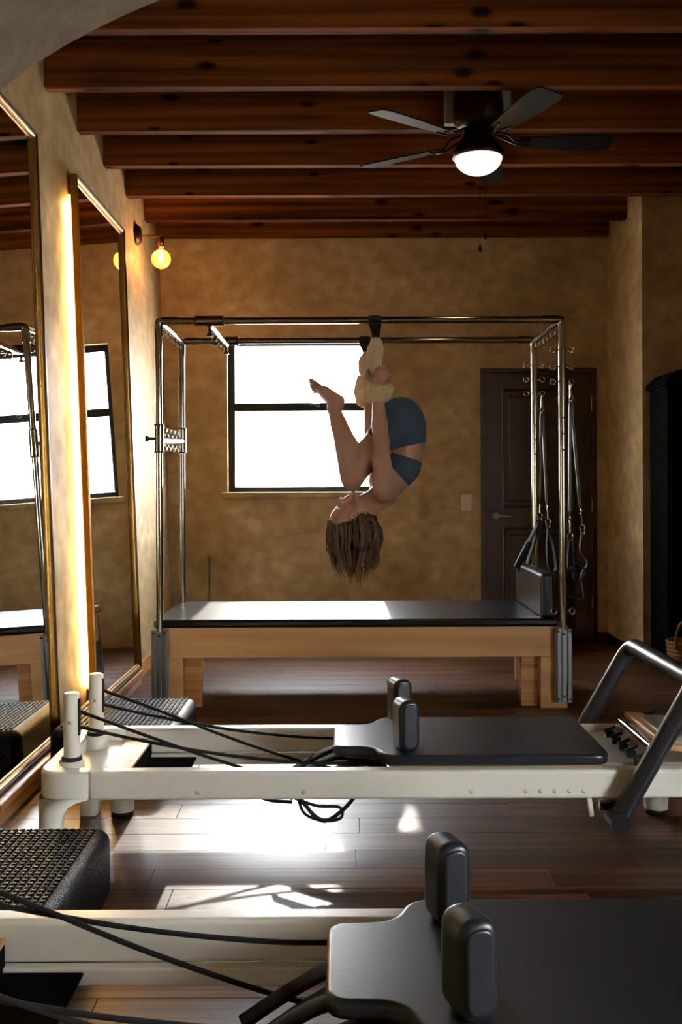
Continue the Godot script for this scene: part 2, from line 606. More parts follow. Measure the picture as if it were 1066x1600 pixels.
func room() -> void:
	# floor: a base with boards on it
	var f := MB.new()
	f.span(Vector3(-1.7, -0.12, -7.4), Vector3(3.4, -0.012, 3.2))
	var fl := struct(obj("floor", f, M.subfloor), "dark brown wooden plank floor")
	var pm := []
	for L in [1.22]:
		var b := MB.new()
		var h := Vector3(L / 2 - 0.0006, 0.0, 0.0745)
		var c := 0.0012
		var top := [Vector3(-h.x + c, 0, -h.z + c), Vector3(h.x - c, 0, -h.z + c), Vector3(h.x - c, 0, h.z - c), Vector3(-h.x + c, 0, h.z - c)]
		var mid := [Vector3(-h.x, -c, -h.z), Vector3(h.x, -c, -h.z), Vector3(h.x, -c, h.z), Vector3(-h.x, -c, h.z)]
		b.face(top[0], top[1], top[2], top[3], Vector3.UP)
		for i in 4:
			var j := (i + 1) % 4
			b.face(mid[i], mid[j], top[j], top[i], mid[i] + mid[j] + Vector3.UP)
			b.face(mid[i] + Vector3.DOWN * 0.011, mid[j] + Vector3.DOWN * 0.011, mid[j], mid[i], mid[i] + mid[j])
		pm.append(b.mesh())
	rng.seed = 4
	var row := 0
	var z := -7.275
	var rest := MB.new()
	while z < 3.1:
		var x: float = -2.6 + rng.randf() * 1.2
		while x < 3.3:
			var cx := x + 0.61
			if cx > -1.9 and cx < 3.2:
				var seen := z < -1.3 and absf(cx) - 0.62 < -z * 0.37
				var k := rng.randi() % 5
				if seen:
					obj("plank", pm[0], M["floor_plank_%d" % k], fl, Vector3(cx, 0, z))
				else:
					rest.span(Vector3(cx - 0.6094, -0.012, z - 0.0745), Vector3(cx + 0.6094, 0, z + 0.0745))
			x += 1.22
		z += 0.15
		row += 1
	var rp := obj("far_planks", rest, M.floor_plank_1, fl)
	rp.set_meta("kind", "stuff")
	# back wall with the window opening
	var wb := MB.new()
	var hx0 := -0.85
	var hx1 := 0.305
	var hy0 := 1.13
	var hy1 := 2.285
	var z0 := -7.36
	var z1 := -7.2
	wb.span(Vector3(-1.7, -0.1, z0), Vector3(hx0, 3.4, z1))
	wb.span(Vector3(hx1, -0.1, z0), Vector3(1.05, 3.4, z1))
	wb.span(Vector3(hx0, -0.1, z0), Vector3(hx1, hy0, z1))
	wb.span(Vector3(hx0, hy1, z0), Vector3(hx1, 3.4, z1))
	wb.span(Vector3(1.05, 2.05, z0), Vector3(1.92, 3.4, z1))
	wb.span(Vector3(1.92, -0.1, z0), Vector3(3.4, 3.4, z1))
	wb.span(Vector3(1.05, -0.1, z0), Vector3(1.92, 2.05, z1 - 0.09))
	struct(obj("wall_back", wb, M.ochre_plaster), "mottled ochre plaster wall behind the trapeze table")
	# left wall, thicker at its foot
	var wl := MB.new()
	wl.hexa([Vector3(-1.7, -0.1, -7.36), Vector3(wall_x(-0.1), -0.1, -7.36), Vector3(wall_x(-0.1), -0.1, 3.2), Vector3(-1.7, -0.1, 3.2),
		Vector3(-1.7, 3.4, -7.36), Vector3(wall_x(3.4), 3.4, -7.36), Vector3(wall_x(3.4), 3.4, 3.2), Vector3(-1.7, 3.4, 3.2)])
	struct(obj("wall_left", wl, M.ochre_plaster), "ochre plaster wall carrying the tall mirrors")
	var wr := MB.new()
	var sz0 := SIDE.position.x
	var sz1 := SIDE.end.x
	wr.span(Vector3(3.2, -0.1, -7.36), Vector3(3.4, 3.4, sz0))
	wr.span(Vector3(3.2, -0.1, sz1), Vector3(3.4, 3.4, 3.2))
	wr.span(Vector3(3.2, -0.1, sz0), Vector3(3.4, SIDE.position.y, sz1))
	wr.span(Vector3(3.2, SIDE.end.y, sz0), Vector3(3.4, 3.4, sz1))
	struct(obj("wall_right", wr, M.ochre_plaster))
	# the jog beside the door
	var wj := MB.new()
	wj.span(Vector3(2.0, -0.1, -7.25), Vector3(3.25, 3.4, -6.36))
	struct(obj("wall_jog", wj, M.ochre_plaster), "projecting ochre plaster wall corner beside the dark door")
	# ceiling with joists
	var c := MB.new()
	c.span(Vector3(-1.7, 3.25, -7.4), Vector3(3.4, 3.4, 3.2))
	var ce := struct(obj("ceiling", c, M.ceiling_board), "dark board ceiling over exposed pine joists")
	for d in [3.28, 3.85, 4.42, 4.97, 5.52, 6.1, 6.68, 7.13]:
		var j := MB.new()
		var r := 2.0 if d > 6.36 else 3.2
		j.rbox(Vector3((r - 1.36) / 2, 3.14, -d - 0.0325), Vector3(r + 1.36, 0.22, 0.065), 0.005, 1)
		obj("joist", j, M["pine_joist_%d" % (int(d * 10.0) % 3)], ce)
	# the arch that the camera looks through
	var a := MB.new()
	var prev := Vector2.ZERO
	for i in 49:
		var x := -1.34 + 4.08 * i / 48.0
		var u := (x - 0.7) / 2.05
		var y := 1.83 + 1.05 * sqrt(maxf(0.0, 1.0 - u * u))
		if i > 0:
			var p := [Vector3(prev.x, prev.y, -2.9), Vector3(x, y, -2.9), Vector3(x, y, -2.15), Vector3(prev.x, prev.y, -2.15)]
			var q := []
			for w in p:
				q.append(Vector3(w.x, 3.3, w.z))
			a.hexa(p + q)
		prev = Vector2(x, y)
	a.span(Vector3(2.74, -0.1, -2.9), Vector3(3.25, 3.3, -2.15))
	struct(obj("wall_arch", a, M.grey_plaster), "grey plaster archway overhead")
	# the wall behind the camera
	var w := MB.new()
	w.span(Vector3(-1.7, -0.1, 3.0), Vector3(3.4, 3.4, 3.2))
	struct(obj("wall_front", w, M.ochre_plaster))
	window("window_1", Vector3(hx0, hy0, -7.27), Vector3(hx1, hy1, -7.31), 1.775, "black steel window glaring with daylight above a plaster sill", true)
	var w2: Node3D = window("window_2", Vector3(-SIDE.size.x / 2, SIDE.position.y, 0.02), Vector3(SIDE.size.x / 2, SIDE.end.y, -0.02), SIDE.position.y + SIDE.size.y * 0.5, "", false)
	w2.position = Vector3(3.3, SIDE.position.y, SIDE.get_center().x)
	w2.rotation.y = -PI / 2
	door()
	var bb := MB.new()
	bb.hexa([Vector3(-1.3, 0, -7.2), Vector3(wall_x(0) + 0.02, 0, -7.2), Vector3(wall_x(0) + 0.02, 0, -2.9), Vector3(-1.3, 0, -2.9),
		Vector3(-1.3, 0.085, -7.2), Vector3(wall_x(0.085) + 0.017, 0.085, -7.2), Vector3(wall_x(0.085) + 0.017, 0.085, -2.9), Vector3(-1.3, 0.085, -2.9)])
	struct(obj("baseboard_left", bb, M.ply_edge))
	var br := MB.new()
	br.span(Vector3(1.925, 0, -7.2), Vector3(2.0, 0.07, -7.185))
	br.span(Vector3(1.985, 0, -7.2), Vector3(2.0, 0.07, -6.36))
	struct(obj("baseboard_right", br, M.door_wood))

const SIDE := Rect2(-0.9, 0.75, 1.45, 1.4)      # the studio's other window, in the right wall beside the camera: (z, y)

func window(called: String, lo: Vector3, hi: Vector3, bar_y: float, label: String, full: bool) -> Node3D:
	var w := Node3D.new()
	w.name = called
	add_child(w)
	w.position = Vector3((lo.x + hi.x) / 2, lo.y, lo.z)
	struct(w, label)
	var o := w.position
	var t := 0.05
	var zc := (lo.z + hi.z) / 2 - o.z
	var dz := absf(hi.z - lo.z)
	var f := MB.new()
	var X := (hi.x - lo.x) / 2
	var H := hi.y - lo.y
	for s in [-1, 1]:
		f.rbox(Vector3(s * (X - t / 2), H / 2, zc), Vector3(t, H, dz), 0.004, 1)
	f.rbox(Vector3(0, t * 0.4, zc), Vector3(2 * X - 2 * t, t * 0.8, dz), 0.004, 1)
	f.rbox(Vector3(0, H - t / 2, zc), Vector3(2 * X - 2 * t, t, dz), 0.004, 1)
	obj("window_frame", f, M.black_steel, w)
	var b := MB.new()
	b.rbox(Vector3(0, bar_y - o.y, zc), Vector3(2 * X - 2 * t, 0.062, dz * 0.9), 0.004, 1)
	obj("transom", b, M.black_steel, w)
	for p in [[t * 0.8, bar_y - o.y - 0.031], [bar_y - o.y + 0.031, H - t]]:
		var g := MB.new()
		g.box(Vector3(0, (p[0] + p[1]) / 2, zc), Vector3(2 * X - 2 * t, p[1] - p[0], 0.005))
		obj("pane", g, M.pane_glass, w)
	if full:
		var s := MB.new()
		s.rbox(Vector3(0, -0.02, 0.015), Vector3(2 * X + 0.10, 0.042, 0.17), 0.008, 2)
		obj("sill", s, M.ochre_plaster, w)
		var h := MB.new()
		h.torus(Vector3(0.002, bar_y - o.y + 0.03, 0.03), Vector3.BACK, 0.012, 0.004, 12, 6)
		h.tube([Vector3(0.012, bar_y - o.y + 0.026, 0.03), Vector3(0.1, bar_y - o.y + 0.016, 0.03)], 0.005, 8)
		h.rbox(Vector3(0.1, bar_y - o.y + 0.012, 0.018), Vector3(0.03, 0.02, 0.03), 0.004, 1)
		obj("stay_handle", h, M.black_steel, w)
	return w

func door() -> void:
	var d := Node3D.new()
	d.name = "door_1"
	add_child(d)
	d.position = Vector3(1.485, 0, -7.2)
	struct(d, "dark brown two-panel wooden door in the ochre back wall")
	var f := MB.new()
	for s in [-1, 1]:
		f.rbox(Vector3(s * 0.415, 1.015, -0.02), Vector3(0.035, 2.03, 0.06), 0.004, 1)
	f.rbox(Vector3(0, 2.035, -0.02), Vector3(0.865, 0.035, 0.06), 0.004, 1)
	obj("door_frame", f, M.door_wood, d)
	var l := MB.new()
	var P := [[0.14, 0.86], [1.0, 1.90]]       # heights of the two sunk panels
	for s in [-1, 1]:
		l.span(Vector3(s * 0.395 - (0.12 if s > 0 else 0.0), 0.015, -0.05), Vector3(s * 0.395 + (0.0 if s > 0 else 0.12), 2.015, -0.01))
	for y in [[0.015, 0.14], [0.86, 1.0], [1.90, 2.015]]:
		l.span(Vector3(-0.275, y[0], -0.05), Vector3(0.275, y[1], -0.01))
	obj("door_leaf", l, M.door_wood, d)
	for p in P:
		var q := MB.new()
		var a := [Vector3(-0.275, p[0], -0.01), Vector3(0.275, p[0], -0.01), Vector3(0.275, p[1], -0.01), Vector3(-0.275, p[1], -0.01)]
		var ins := [[0.0, 0.0], [0.012, 0.006], [0.022, -0.016], [0.05, -0.016], [0.065, -0.006]]
		var rings := []
		for r in ins:
			rings.append([a[0] + Vector3(r[0], r[0], r[1]), a[1] + Vector3(-r[0], r[0], r[1]), a[2] + Vector3(-r[0], -r[0], r[1]), a[3] + Vector3(r[0], -r[0], r[1])])
		for k in rings.size() - 1:
			for i in 4:
				q.face(rings[k][i], rings[k][(i + 1) % 4], rings[k + 1][(i + 1) % 4], rings[k + 1][i], Vector3.BACK)
		q.face(rings[-1][0], rings[-1][1], rings[-1][2], rings[-1][3], Vector3.BACK)
		obj("door_panel", q, M.door_wood, d)
	var h := MB.new()
	h.lathe([Vector2(0, 0.012), Vector2(0.024, 0.012), Vector2(0.028, 0.006), Vector2(0.028, 0)], 18, Transform3D(Basis(Vector3.RIGHT, PI / 2), Vector3(-0.325, 0.945, -0.01)))
	h.tube([Vector3(-0.325, 0.945, 0), Vector3(-0.325, 0.945, 0.045)], 0.009, 10)
	h.tube(spline([Vector3(-0.325, 0.945, 0.045), Vector3(-0.29, 0.947, 0.048), Vector3(-0.21, 0.94, 0.046)], 4), 0.009, 8)
	obj("door_handle", h, M.satin_nickel, d)
	for y in [0.3, 1.02, 1.78]:
		var g := MB.new()
		g.tube([Vector3(0.398, y - 0.05, 0.005), Vector3(0.398, y + 0.05, 0.005)], 0.007, 8)
		obj("hinge", g, M.satin_nickel, d)

func wall_bits() -> void:
	var s := thing("light_switch", "beige three-rocker light switch plate between window and dark door", "light switch", Vector3(0.94, 1.045, -7.2))
	var p := MB.new()
	p.rbox(Vector3(0, 0, 0.005), Vector3(0.082, 0.125, 0.010), 0.004, 2)
	obj("plate", p, M.beige_plastic, s)
	for k in 3:
		var r := MB.new()
		r.rbox(Vector3(0.006, (k - 1) * 0.026, 0.011), Vector3(0.036, 0.023, 0.008), 0.002, 1)
		obj("rocker", r, M.beige_plastic, s)
	var o := thing("wall_outlet", "small white outlet low on the left wall beyond the mirrors", "outlet", Vector3(wall_x(0.14), 0.14, -6.5))
	var q := MB.new()
	q.rbox(Vector3(0.004, 0, 0), Vector3(0.012, 0.075, 0.12), 0.004, 2)
	obj("plate", q, M.white_paint, o)
	for k in [-1, 1]:
		var r := MB.new()
		r.rbox(Vector3(0.011, 0, k * 0.025), Vector3(0.006, 0.03, 0.022), 0.002, 1)
		obj("socket", r, M.beige_plastic, o)
	var c := MB.new()
	c.rbox(Vector3(0, 0, 0.002), Vector3(0.012, 0.36, 0.012), 0.003, 1)
	var cc := obj("cable_cover", c, M.grey_plaster, self, Vector3(-0.99, 0.48, -7.2))
	tag(cc, "narrow upright plastered cable cover low on the back wall", "cable cover")

# ---------------------------------------------------------------- mirrors, lamps, fan
func tall_mirror(z_near: float, z_far: float, label: String, led: bool, off := 0.0) -> void:
	var root := thing("tall_mirror", label, "mirror", Vector3(-1.232 - off, 0.09, -(z_near + z_far) / 2), "tall gilt mirrors on the left wall")
	root.rotation.z = atan(0.0345)
	var W := z_far - z_near
	var H := 2.64
	# frame: stepped profile swept round the glass; x is the way it faces
	var prof := [Vector2(0.0, 0.0), Vector2(0.0, 0.034), Vector2(0.006, 0.042), Vector2(0.016, 0.042), Vector2(0.020, 0.034), Vector2(0.028, 0.036), Vector2(0.036, 0.030), Vector2(0.042, 0.020), Vector2(0.050, 0.020), Vector2(0.056, 0.012)]
	for i in prof.size():
		prof[i] *= Vector2(0.66, 0.75)
	var f := MB.new()
	var dk := MB.new()
	var corner := func(k: int, ins: float, x: float) -> Vector3:
		var sy := [0, 1, 1, 0]
		var sz := [-1, -1, 1, 1]
		return Vector3(x, ins + sy[k] * (H - 2 * ins), sz[k] * (W / 2 - ins))
	for k in 4:
		for i in prof.size() - 1:
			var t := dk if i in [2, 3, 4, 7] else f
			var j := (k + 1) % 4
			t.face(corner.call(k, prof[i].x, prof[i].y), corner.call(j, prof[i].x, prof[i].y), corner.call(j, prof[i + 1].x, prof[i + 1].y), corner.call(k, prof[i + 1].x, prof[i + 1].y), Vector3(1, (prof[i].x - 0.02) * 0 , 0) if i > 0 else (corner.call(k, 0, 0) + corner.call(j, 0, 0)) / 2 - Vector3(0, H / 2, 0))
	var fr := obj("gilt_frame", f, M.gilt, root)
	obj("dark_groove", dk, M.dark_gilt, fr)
	var g := MB.new()
	g.span(Vector3(0.004, 0.034, -W / 2 + 0.034), Vector3(0.0095, H - 0.034, W / 2 - 0.034))
	obj("mirror_glass", g, M.mirror_silver, root)
	var b := MB.new()
	b.span(Vector3(-0.006, 0.004, -W / 2 + 0.004), Vector3(0.003, H - 0.004, W / 2 - 0.004))
	obj("back_board", b, M.gilt, root)
	var bx := MB.new()
	bx.span(Vector3(-0.035 + off, 0.09, -W / 2 + 0.06), Vector3(-0.007, H - 0.09, W / 2 - 0.045))
	obj("spacer_box", bx, M.ply_edge, root)
	if led:
		var s := MB.new()
		s.span(Vector3(-0.034, 0.10, W / 2 - 0.044), Vector3(-0.010, H - 0.09, W / 2 - 0.036))
		obj("led_light_strip", s, M.led_strip, root)
		for k in 6:
			var l := AreaLight3D.new()
			l.name = "led_light"
			l.area_size = Vector2(0.02, 0.40)
			l.light_color = Color(1.0, 0.80, 0.47)
			l.light_energy = LED
			l.area_range = 8.0
			l.shadow_enabled = true
			root.add_child(l, true)
			l.position = Vector3(-0.020, 0.32 + 0.40 * k, W / 2 - 0.034)
			l.rotation = Vector3(0, deg_to_rad(140), 0)

const LED := 0.19

func plinth(z_near: float, z_far: float, label: String) -> void:
	var p := MB.new()
	p.hexa([Vector3(-1.245, 0, -z_far), Vector3(-1.205, 0, -z_far), Vector3(-1.205, 0, -z_near), Vector3(-1.245, 0, -z_near),
		Vector3(-1.245, 0.055, -z_far), Vector3(-1.205, 0.055, -z_far), Vector3(-1.205, 0.055, -z_near), Vector3(-1.245, 0.055, -z_near)])
	p.rbox(Vector3(-1.22, 0.07, -(z_near + z_far) / 2), Vector3(0.055, 0.034, z_far - z_near), 0.008, 2)
	tag(obj("mirror_plinth", p, M.ply_edge), label, "plinth", "plinths under the mirrors")

func sconce() -> void:
	var o := thing("wall_sconce", "bronze wall sconce with glowing amber globe bulb beside the mirror", "wall lamp", Vector3(wall_x(2.85), 2.85, -6.36))
	var p := MB.new()
	p.lathe([Vector2(0, 0.034), Vector2(0.05, 0.034), Vector2(0.056, 0.028), Vector2(0.056, 0.02), Vector2(0.068, 0.016), Vector2(0.07, 0.0), Vector2(0, 0)], 28, Transform3D(Basis(Vector3.BACK, -PI / 2), Vector3.ZERO))
	obj("wall_plate", p, M.bronze, o)
	var a := MB.new()
	a.tube([Vector3(0.03, -0.01, 0), Vector3(0.165, -0.01, 0)], 0.006, 10)
	a.ball(Vector3(0.168, -0.01, 0), Vector3.ONE * 0.011)
	obj("arm", a, M.brass, o)
	var s := MB.new()
	s.lathe([Vector2(0.0, -0.012), Vector2(0.010, -0.014), Vector2(0.012, -0.022), Vector2(0.021, -0.028), Vector2(0.022, -0.05), Vector2(0.024, -0.052), Vector2(0.024, -0.062), Vector2(0.02, -0.066), Vector2(0.021, -0.075), Vector2(0.017, -0.088), Vector2(0, -0.088)], 20, Transform3D(Basis(), Vector3(0.168, 0, 0)))
	obj("socket", s, M.brass, o)
	var b := MB.new()
	var pr := [Vector2(0.015, -0.086), Vector2(0.016, -0.096), Vector2(0.024, -0.106)]
	for i in 15:
		var an := PI * (0.16 + 0.84 * i / 14.0)
		pr.append(Vector2(sin(an) * 0.064, -0.164 + cos(an) * 0.064))
	b.lathe(pr, 28, Transform3D(Basis(), Vector3(0.168, 0, 0)))
	var bu := obj("bulb", b, M.amber_glass, o)
	var f := MB.new()
	for k in 4:
		var an := TAU * k / 4 + 0.4
		var d := Vector3(cos(an), 0, sin(an))
		f.tube([Vector3(0.168, -0.105, 0) + d * 0.006, Vector3(0.168, -0.19, 0) + d * 0.012], 0.0026, 6)
	obj("filament", f, M.filament, bu)
	var l := OmniLight3D.new()
	l.name = "bulb_light"
	l.light_color = Color(1.0, 0.62, 0.28)
	l.light_energy = BULB
	l.light_size = 0.02
	l.omni_range = 20.0; l.omni_attenuation = 2.0
	l.shadow_enabled = true
	o.add_child(l)
	l.position = Vector3(0.168, -0.155, 0)

const BULB := 0.03
const BOWL := 0.015

func ceiling_fan() -> void:
	var o := thing("ceiling_fan", "dark five-blade ceiling fan with glowing bowl lamp and pull chains", "ceiling fan", Vector3(0.694, 3.03, -4.8))
	var m := MB.new()
	m.lathe([Vector2(0, 0.22), Vector2(0.115, 0.22), Vector2(0.12, 0.10), Vector2(0.126, 0.06), Vector2(0.122, -0.03), Vector2(0.10, -0.05), Vector2(0.085, -0.07), Vector2(0, -0.07)], 36)
	obj("motor_housing", m, M.bronze, o)
	var h := MB.new()
	h.lathe([Vector2(0, -0.06), Vector2(0.07, -0.062), Vector2(0.078, -0.10), Vector2(0.11, -0.15), Vector2(0.13, -0.185), Vector2(0.131, -0.205), Vector2(0.12, -0.21), Vector2(0, -0.2)], 36)
	obj("lamp_holder", h, M.bronze, o)
	for k in 5:
		var an := deg_to_rad(-2.0 + 72.0 * k)
		var r := Vector3(cos(an), 0, sin(an))
		var s := Vector3(-sin(an), 0, cos(an))
		var pitch := 0.2
		var bl := MB.new()
		var top := []
		var n := 12
		var L := []
		var R := []
		for i in n + 1:
			var t := float(i) / n
			var w := lerpf(0.048, 0.07, smoothstep(0.0, 0.75, t))
			if t > 0.9:
				w *= sqrt(1.0 - pow((t - 0.9) / 0.115, 2.0) * 0.5)
			var c := r * lerpf(0.20, 0.67, t) + Vector3(0, -0.13, 0)
			L.append(c + (s * cos(pitch) + Vector3.UP * sin(pitch)) * w)
			R.append(c - (s * cos(pitch) + Vector3.UP * sin(pitch)) * w)
		var th := Vector3(0, 0.006, 0)
		for i in n:
			bl.hexa([L[i], L[i + 1], R[i + 1], R[i], L[i] + th, L[i + 1] + th, R[i + 1] + th, R[i] + th])
		var b := obj("fan_blade", bl, M.fan_blade, o)
		var br := MB.new()
		for q in [-1, 1]:
			br.tube(spline([r * 0.085 + s * 0.02 * q + Vector3(0, -0.085, 0), r * 0.14 + s * 0.035 * q + Vector3(0, -0.10, 0), r * 0.19 + s * 0.015 * q + Vector3(0, -0.13, 0), r * 0.26 + s * 0.03 * q + Vector3(0, -0.133 + 0.006 * q, 0)], 5), 0.006, 6)
		obj("blade_arm", br, M.bronze, b)
	var w := MB.new()
	var pr := []
	for i in 12:
		var a := PI / 2 * i / 11.0
		pr.append(Vector2(0.118 * cos(a), -0.205 - 0.085 * sin(a)))
	w.lathe(pr, 36)
	obj("lamp_bowl", w, M.lamp_bowl, o)
	for c in [[-0.008, -0.66, 0.10], [0.022, -0.59, 0.07]]:
		var p := MB.new()
		p.tube([Vector3(c[0], -0.2, c[2]), Vector3(c[0], c[1], c[2])], 0.0014, 5)
		p.lathe([Vector2(0, 0.0), Vector2(0.004, -0.004), Vector2(0.009, -0.03), Vector2(0.008, -0.038), Vector2(0, -0.042)], 12, Transform3D(Basis(), Vector3(c[0], c[1], c[2])))
		obj("pull_chain", p, M.bronze, o)
	var l := OmniLight3D.new()
	l.name = "bowl_light"
	l.light_color = Color(1.0, 0.84, 0.62)
	l.light_energy = BOWL
	l.light_size = 0.06
	l.omni_range = 20.0; l.omni_attenuation = 2.0
	l.shadow_enabled = true
	o.add_child(l)
	l.position = Vector3(0, -0.37, 0)
	var k := MB.new()
	k.rbox(Vector3(0, 0, 0), Vector3(0.34, 0.2, 0.05), 0.004, 1)
	tag(obj("fan_mounting_block", k, M.grey_plate, self, Vector3(0.71, 3.14, -4.942)), "pale wooden mounting block behind the ceiling fan motor", "block")

# ---------------------------------------------------------------- trapeze table
const NZ := -5.07
const FZ := -5.80
const LX := -0.96
const RX := 1.17
const TOP := 2.06

func eye(mb: MB, base: Vector3, dir: Vector3, axis: Vector3) -> void:
	mb.tube([base, base + dir * 0.016], 0.0042, 6)
	mb.torus(base + dir * 0.030, axis, 0.0150, 0.0036, 14, 6)

func trapeze_table() -> void:
	var o := thing("trapeze_table", "wooden trapeze table with black mattress under a chrome tube canopy", "exercise table", Vector3(0, 0, 0))
	var r := 0.0185
	for z in [NZ, FZ]:
		var t := MB.new()
		t.tube([Vector3(LX + 0.03, TOP, z), Vector3(RX - 0.03, TOP, z)], r, 16)
		obj("canopy_rail", t, M.chrome, o)
		for x in [LX, RX]:
			var p := MB.new()
			p.tube([Vector3(x, 0.30, z), Vector3(x, TOP - 0.03, z)], r, 16)
			var u := obj("upright", p, M.chrome, o)
			if x == RX:
				var ys: Array = [1.90, 1.81, 1.73] if z == NZ else [1.905, 1.82, 1.735]
				for y in ys:
					for s in [-1, 1]:
						var e := MB.new()
						eye(e, Vector3(x + s * r, y, z), Vector3(s, 0, 0), Vector3(0, 0.2, 1))
						obj("eye_bolt", e, M.chrome, u)
				for k in 3:
					var hl := MB.new()
					hl.ball(Vector3(x + 0.003, 1.54 - 0.085 * k, z + r - 0.001), Vector3(0.005, 0.005, 0.003))
					obj("pin_hole", hl, M.rubber, u)
				if z == NZ:
					for s in [-1, 1]:
						var e := MB.new()
						eye(e, Vector3(x + s * r, 0.52, z), Vector3(s, 0, 0), Vector3(0, 0.2, 1))
						obj("eye_bolt", e, M.chrome, u)
			var c := MB.new()
			var sx := 1.0 if x == LX else -1.0
			c.tube(spline([Vector3(x, TOP - 0.085, z), Vector3(x, TOP - 0.03, z), Vector3(x + sx * 0.006, TOP - 0.006, z), Vector3(x + sx * 0.03, TOP, z), Vector3(x + sx * 0.10, TOP, z)], 5), r + 0.003, 16)
			obj("corner_elbow", c, M.chrome, o)
			var k := MB.new()
			k.rbox(Vector3(x, 0.235, z + (0.004 if z == NZ else -0.004)), Vector3(0.088, 0.39, 0.026), 0.004, 1)
			for q in [-1, 1]:
				k.rbox(Vector3(x + q * 0.028, 0.235, z + (0.02 if z == NZ else -0.02)), Vector3(0.018, 0.39, 0.014), 0.003, 1)
			k.rbox(Vector3(x, 0.235, z + (0.018 if z == NZ else -0.018)), Vector3(0.022, 0.37, 0.012), 0.003, 1)
			var kb := obj("post_bracket", k, M.aluminium, o)
			for q in [[-0.03, 0.415], [0.03, 0.415], [0.0, 0.40], [-0.03, 0.06], [0.03, 0.06], [0.0, 0.075]]:
				var sc := MB.new()
				sc.lathe([Vector2(0, 0.005), Vector2(0.005, 0.005), Vector2(0.006, 0.0)], 10, Transform3D(Basis(Vector3.RIGHT, PI / 2 if z == NZ else -PI / 2), Vector3(x + q[0], q[1], z + (0.026 if z == NZ else -0.026))))
				obj("bolt", sc, M.rubber, kb)
	# end bars with rows of eyes
	for x in [LX, RX]:
		var b := MB.new()
		b.tube([Vector3(x, TOP, NZ), Vector3(x, TOP, FZ)], r * 0.9, 14)
		var bo := obj("end_bar", b, M.chrome, o)
		for k in 6:
			var e := MB.new()
			eye(e, Vector3(x, TOP - r, NZ - 0.11 - 0.10 * k), Vector3.DOWN, Vector3(0.3, 0, 1))
			obj("eye_bolt", e, M.chrome, bo)
			var nb := MB.new()
			nb.ball(Vector3(x, TOP + r, NZ - 0.11 - 0.10 * k), Vector3(0.006, 0.006, 0.006), Basis(), 8)
			obj("bolt_head", nb, M.chrome, bo)
	# sliding cross bar on the canopy
	var sb := MB.new()
	sb.tube([Vector3(-0.69, TOP - 0.02, NZ), Vector3(-0.69, TOP - 0.02, FZ)], 0.017, 14)
	var so := obj("sliding_bar", sb, M.chrome, o)
	for z in [NZ, FZ]:
		var s := MB.new()
		s.tube([Vector3(-0.76, TOP, z), Vector3(-0.62, TOP, z)], r + 0.008, 18)
		obj("sleeve", s, M.chrome, so)
		var e := MB.new()
		for x in [-0.762, -0.618]:
			e.tube([Vector3(x - 0.004, TOP, z), Vector3(x + 0.004, TOP, z)], r + 0.010, 18)
		obj("sleeve_rim", e, M.black_plastic, so)
		var kn := MB.new()
		kn.lathe([Vector2(0.008, 0), Vector2(0.008, -0.03), Vector2(0.017, -0.034), Vector2(0.017, -0.045), Vector2(0, -0.046)], 14, Transform3D(Basis(), Vector3(-0.69, TOP - 0.035, z)))
		obj("knob", kn, M.black_plastic, so)
	for k in 4:
		var e := MB.new()
		eye(e, Vector3(-0.69, TOP - 0.037, NZ - 0.2 - 0.11 * k), Vector3.DOWN, Vector3(0.3, 0, 1))
		obj("eye_bolt", e, M.chrome, so)
	# push bar between the left uprights
	var pb := MB.new()
	pb.tube([Vector3(LX, 1.425, NZ), Vector3(LX, 1.455, FZ)], 0.019, 14)
	var po := obj("cross_bar", pb, M.chrome, o)
	for z in [NZ, FZ]:
		var y := 1.44 if z == NZ else 1.46
		var s := MB.new()
		s.tube([Vector3(LX, y - 0.07, z), Vector3(LX, y + 0.07, z)], r + 0.007, 18)
		obj("sleeve", s, M.chrome, po)
		var e := MB.new()
		for q in [-0.071, 0.071]:
			e.tube([Vector3(LX, y + q - 0.004, z), Vector3(LX, y + q + 0.004, z)], r + 0.009, 18)
		obj("sleeve_rim", e, M.black_plastic, po)
	var kn := MB.new()
	kn.lathe([Vector2(0.007, 0), Vector2(0.008, 0.03), Vector2(0.016, 0.034), Vector2(0.017, 0.046), Vector2(0, 0.047)], 14, Transform3D(Basis(Vector3.BACK, PI / 2), Vector3(LX - 0.024, 1.44, NZ)))
	obj("knob", kn, M.black_plastic, po)
	for k in 4:
		for s in [-1, 1]:
			var e := MB.new()
			eye(e, Vector3(LX, 1.44 + s * 0.02, NZ - 0.16 - 0.12 * k), Vector3(0, s, 0), Vector3(0.5, 0, 1))
			obj("eye_bolt", e, M.chrome, po)
	# bed
	for z in [NZ - 0.045, FZ - 0.045]:
		var w := MB.new()
		w.rbox(Vector3(0.105, 0.352, z), Vector3(2.20, 0.158, 0.035), 0.005, 2)
		obj("side_rail", w, M.maple, o)
	for x in [-0.975, 1.185]:
		var w := MB.new()
		w.rbox(Vector3(x, 0.352, (NZ + FZ) / 2 - 0.045), Vector3(0.035, 0.156, 0.69), 0.004, 1)
		obj("end_rail", w, M.maple, o)
	for x in [-1, 1]:
		for z in [NZ - 0.045, FZ - 0.045]:
			var l := MB.new()
			l.rbox(Vector3(0.105 + x * 1.0225, 0.137, z), Vector3(0.145, 0.274, 0.035), 0.004, 1)
			obj("leg", l, M.maple, o)
		var l2 := MB.new()
		l2.rbox(Vector3(0.105 + x * 0.905, 0.137, NZ - 0.105), Vector3(0.095, 0.274, 0.045), 0.004, 1)
		obj("leg_board", l2, M.ply_edge, o)
	var dk := MB.new()
	dk.span(Vector3(-0.99, 0.42, FZ - 0.06), Vector3(1.20, 0.434, NZ - 0.03))
	obj("deck_board", dk, M.maple, o)
	var mt := MB.new()
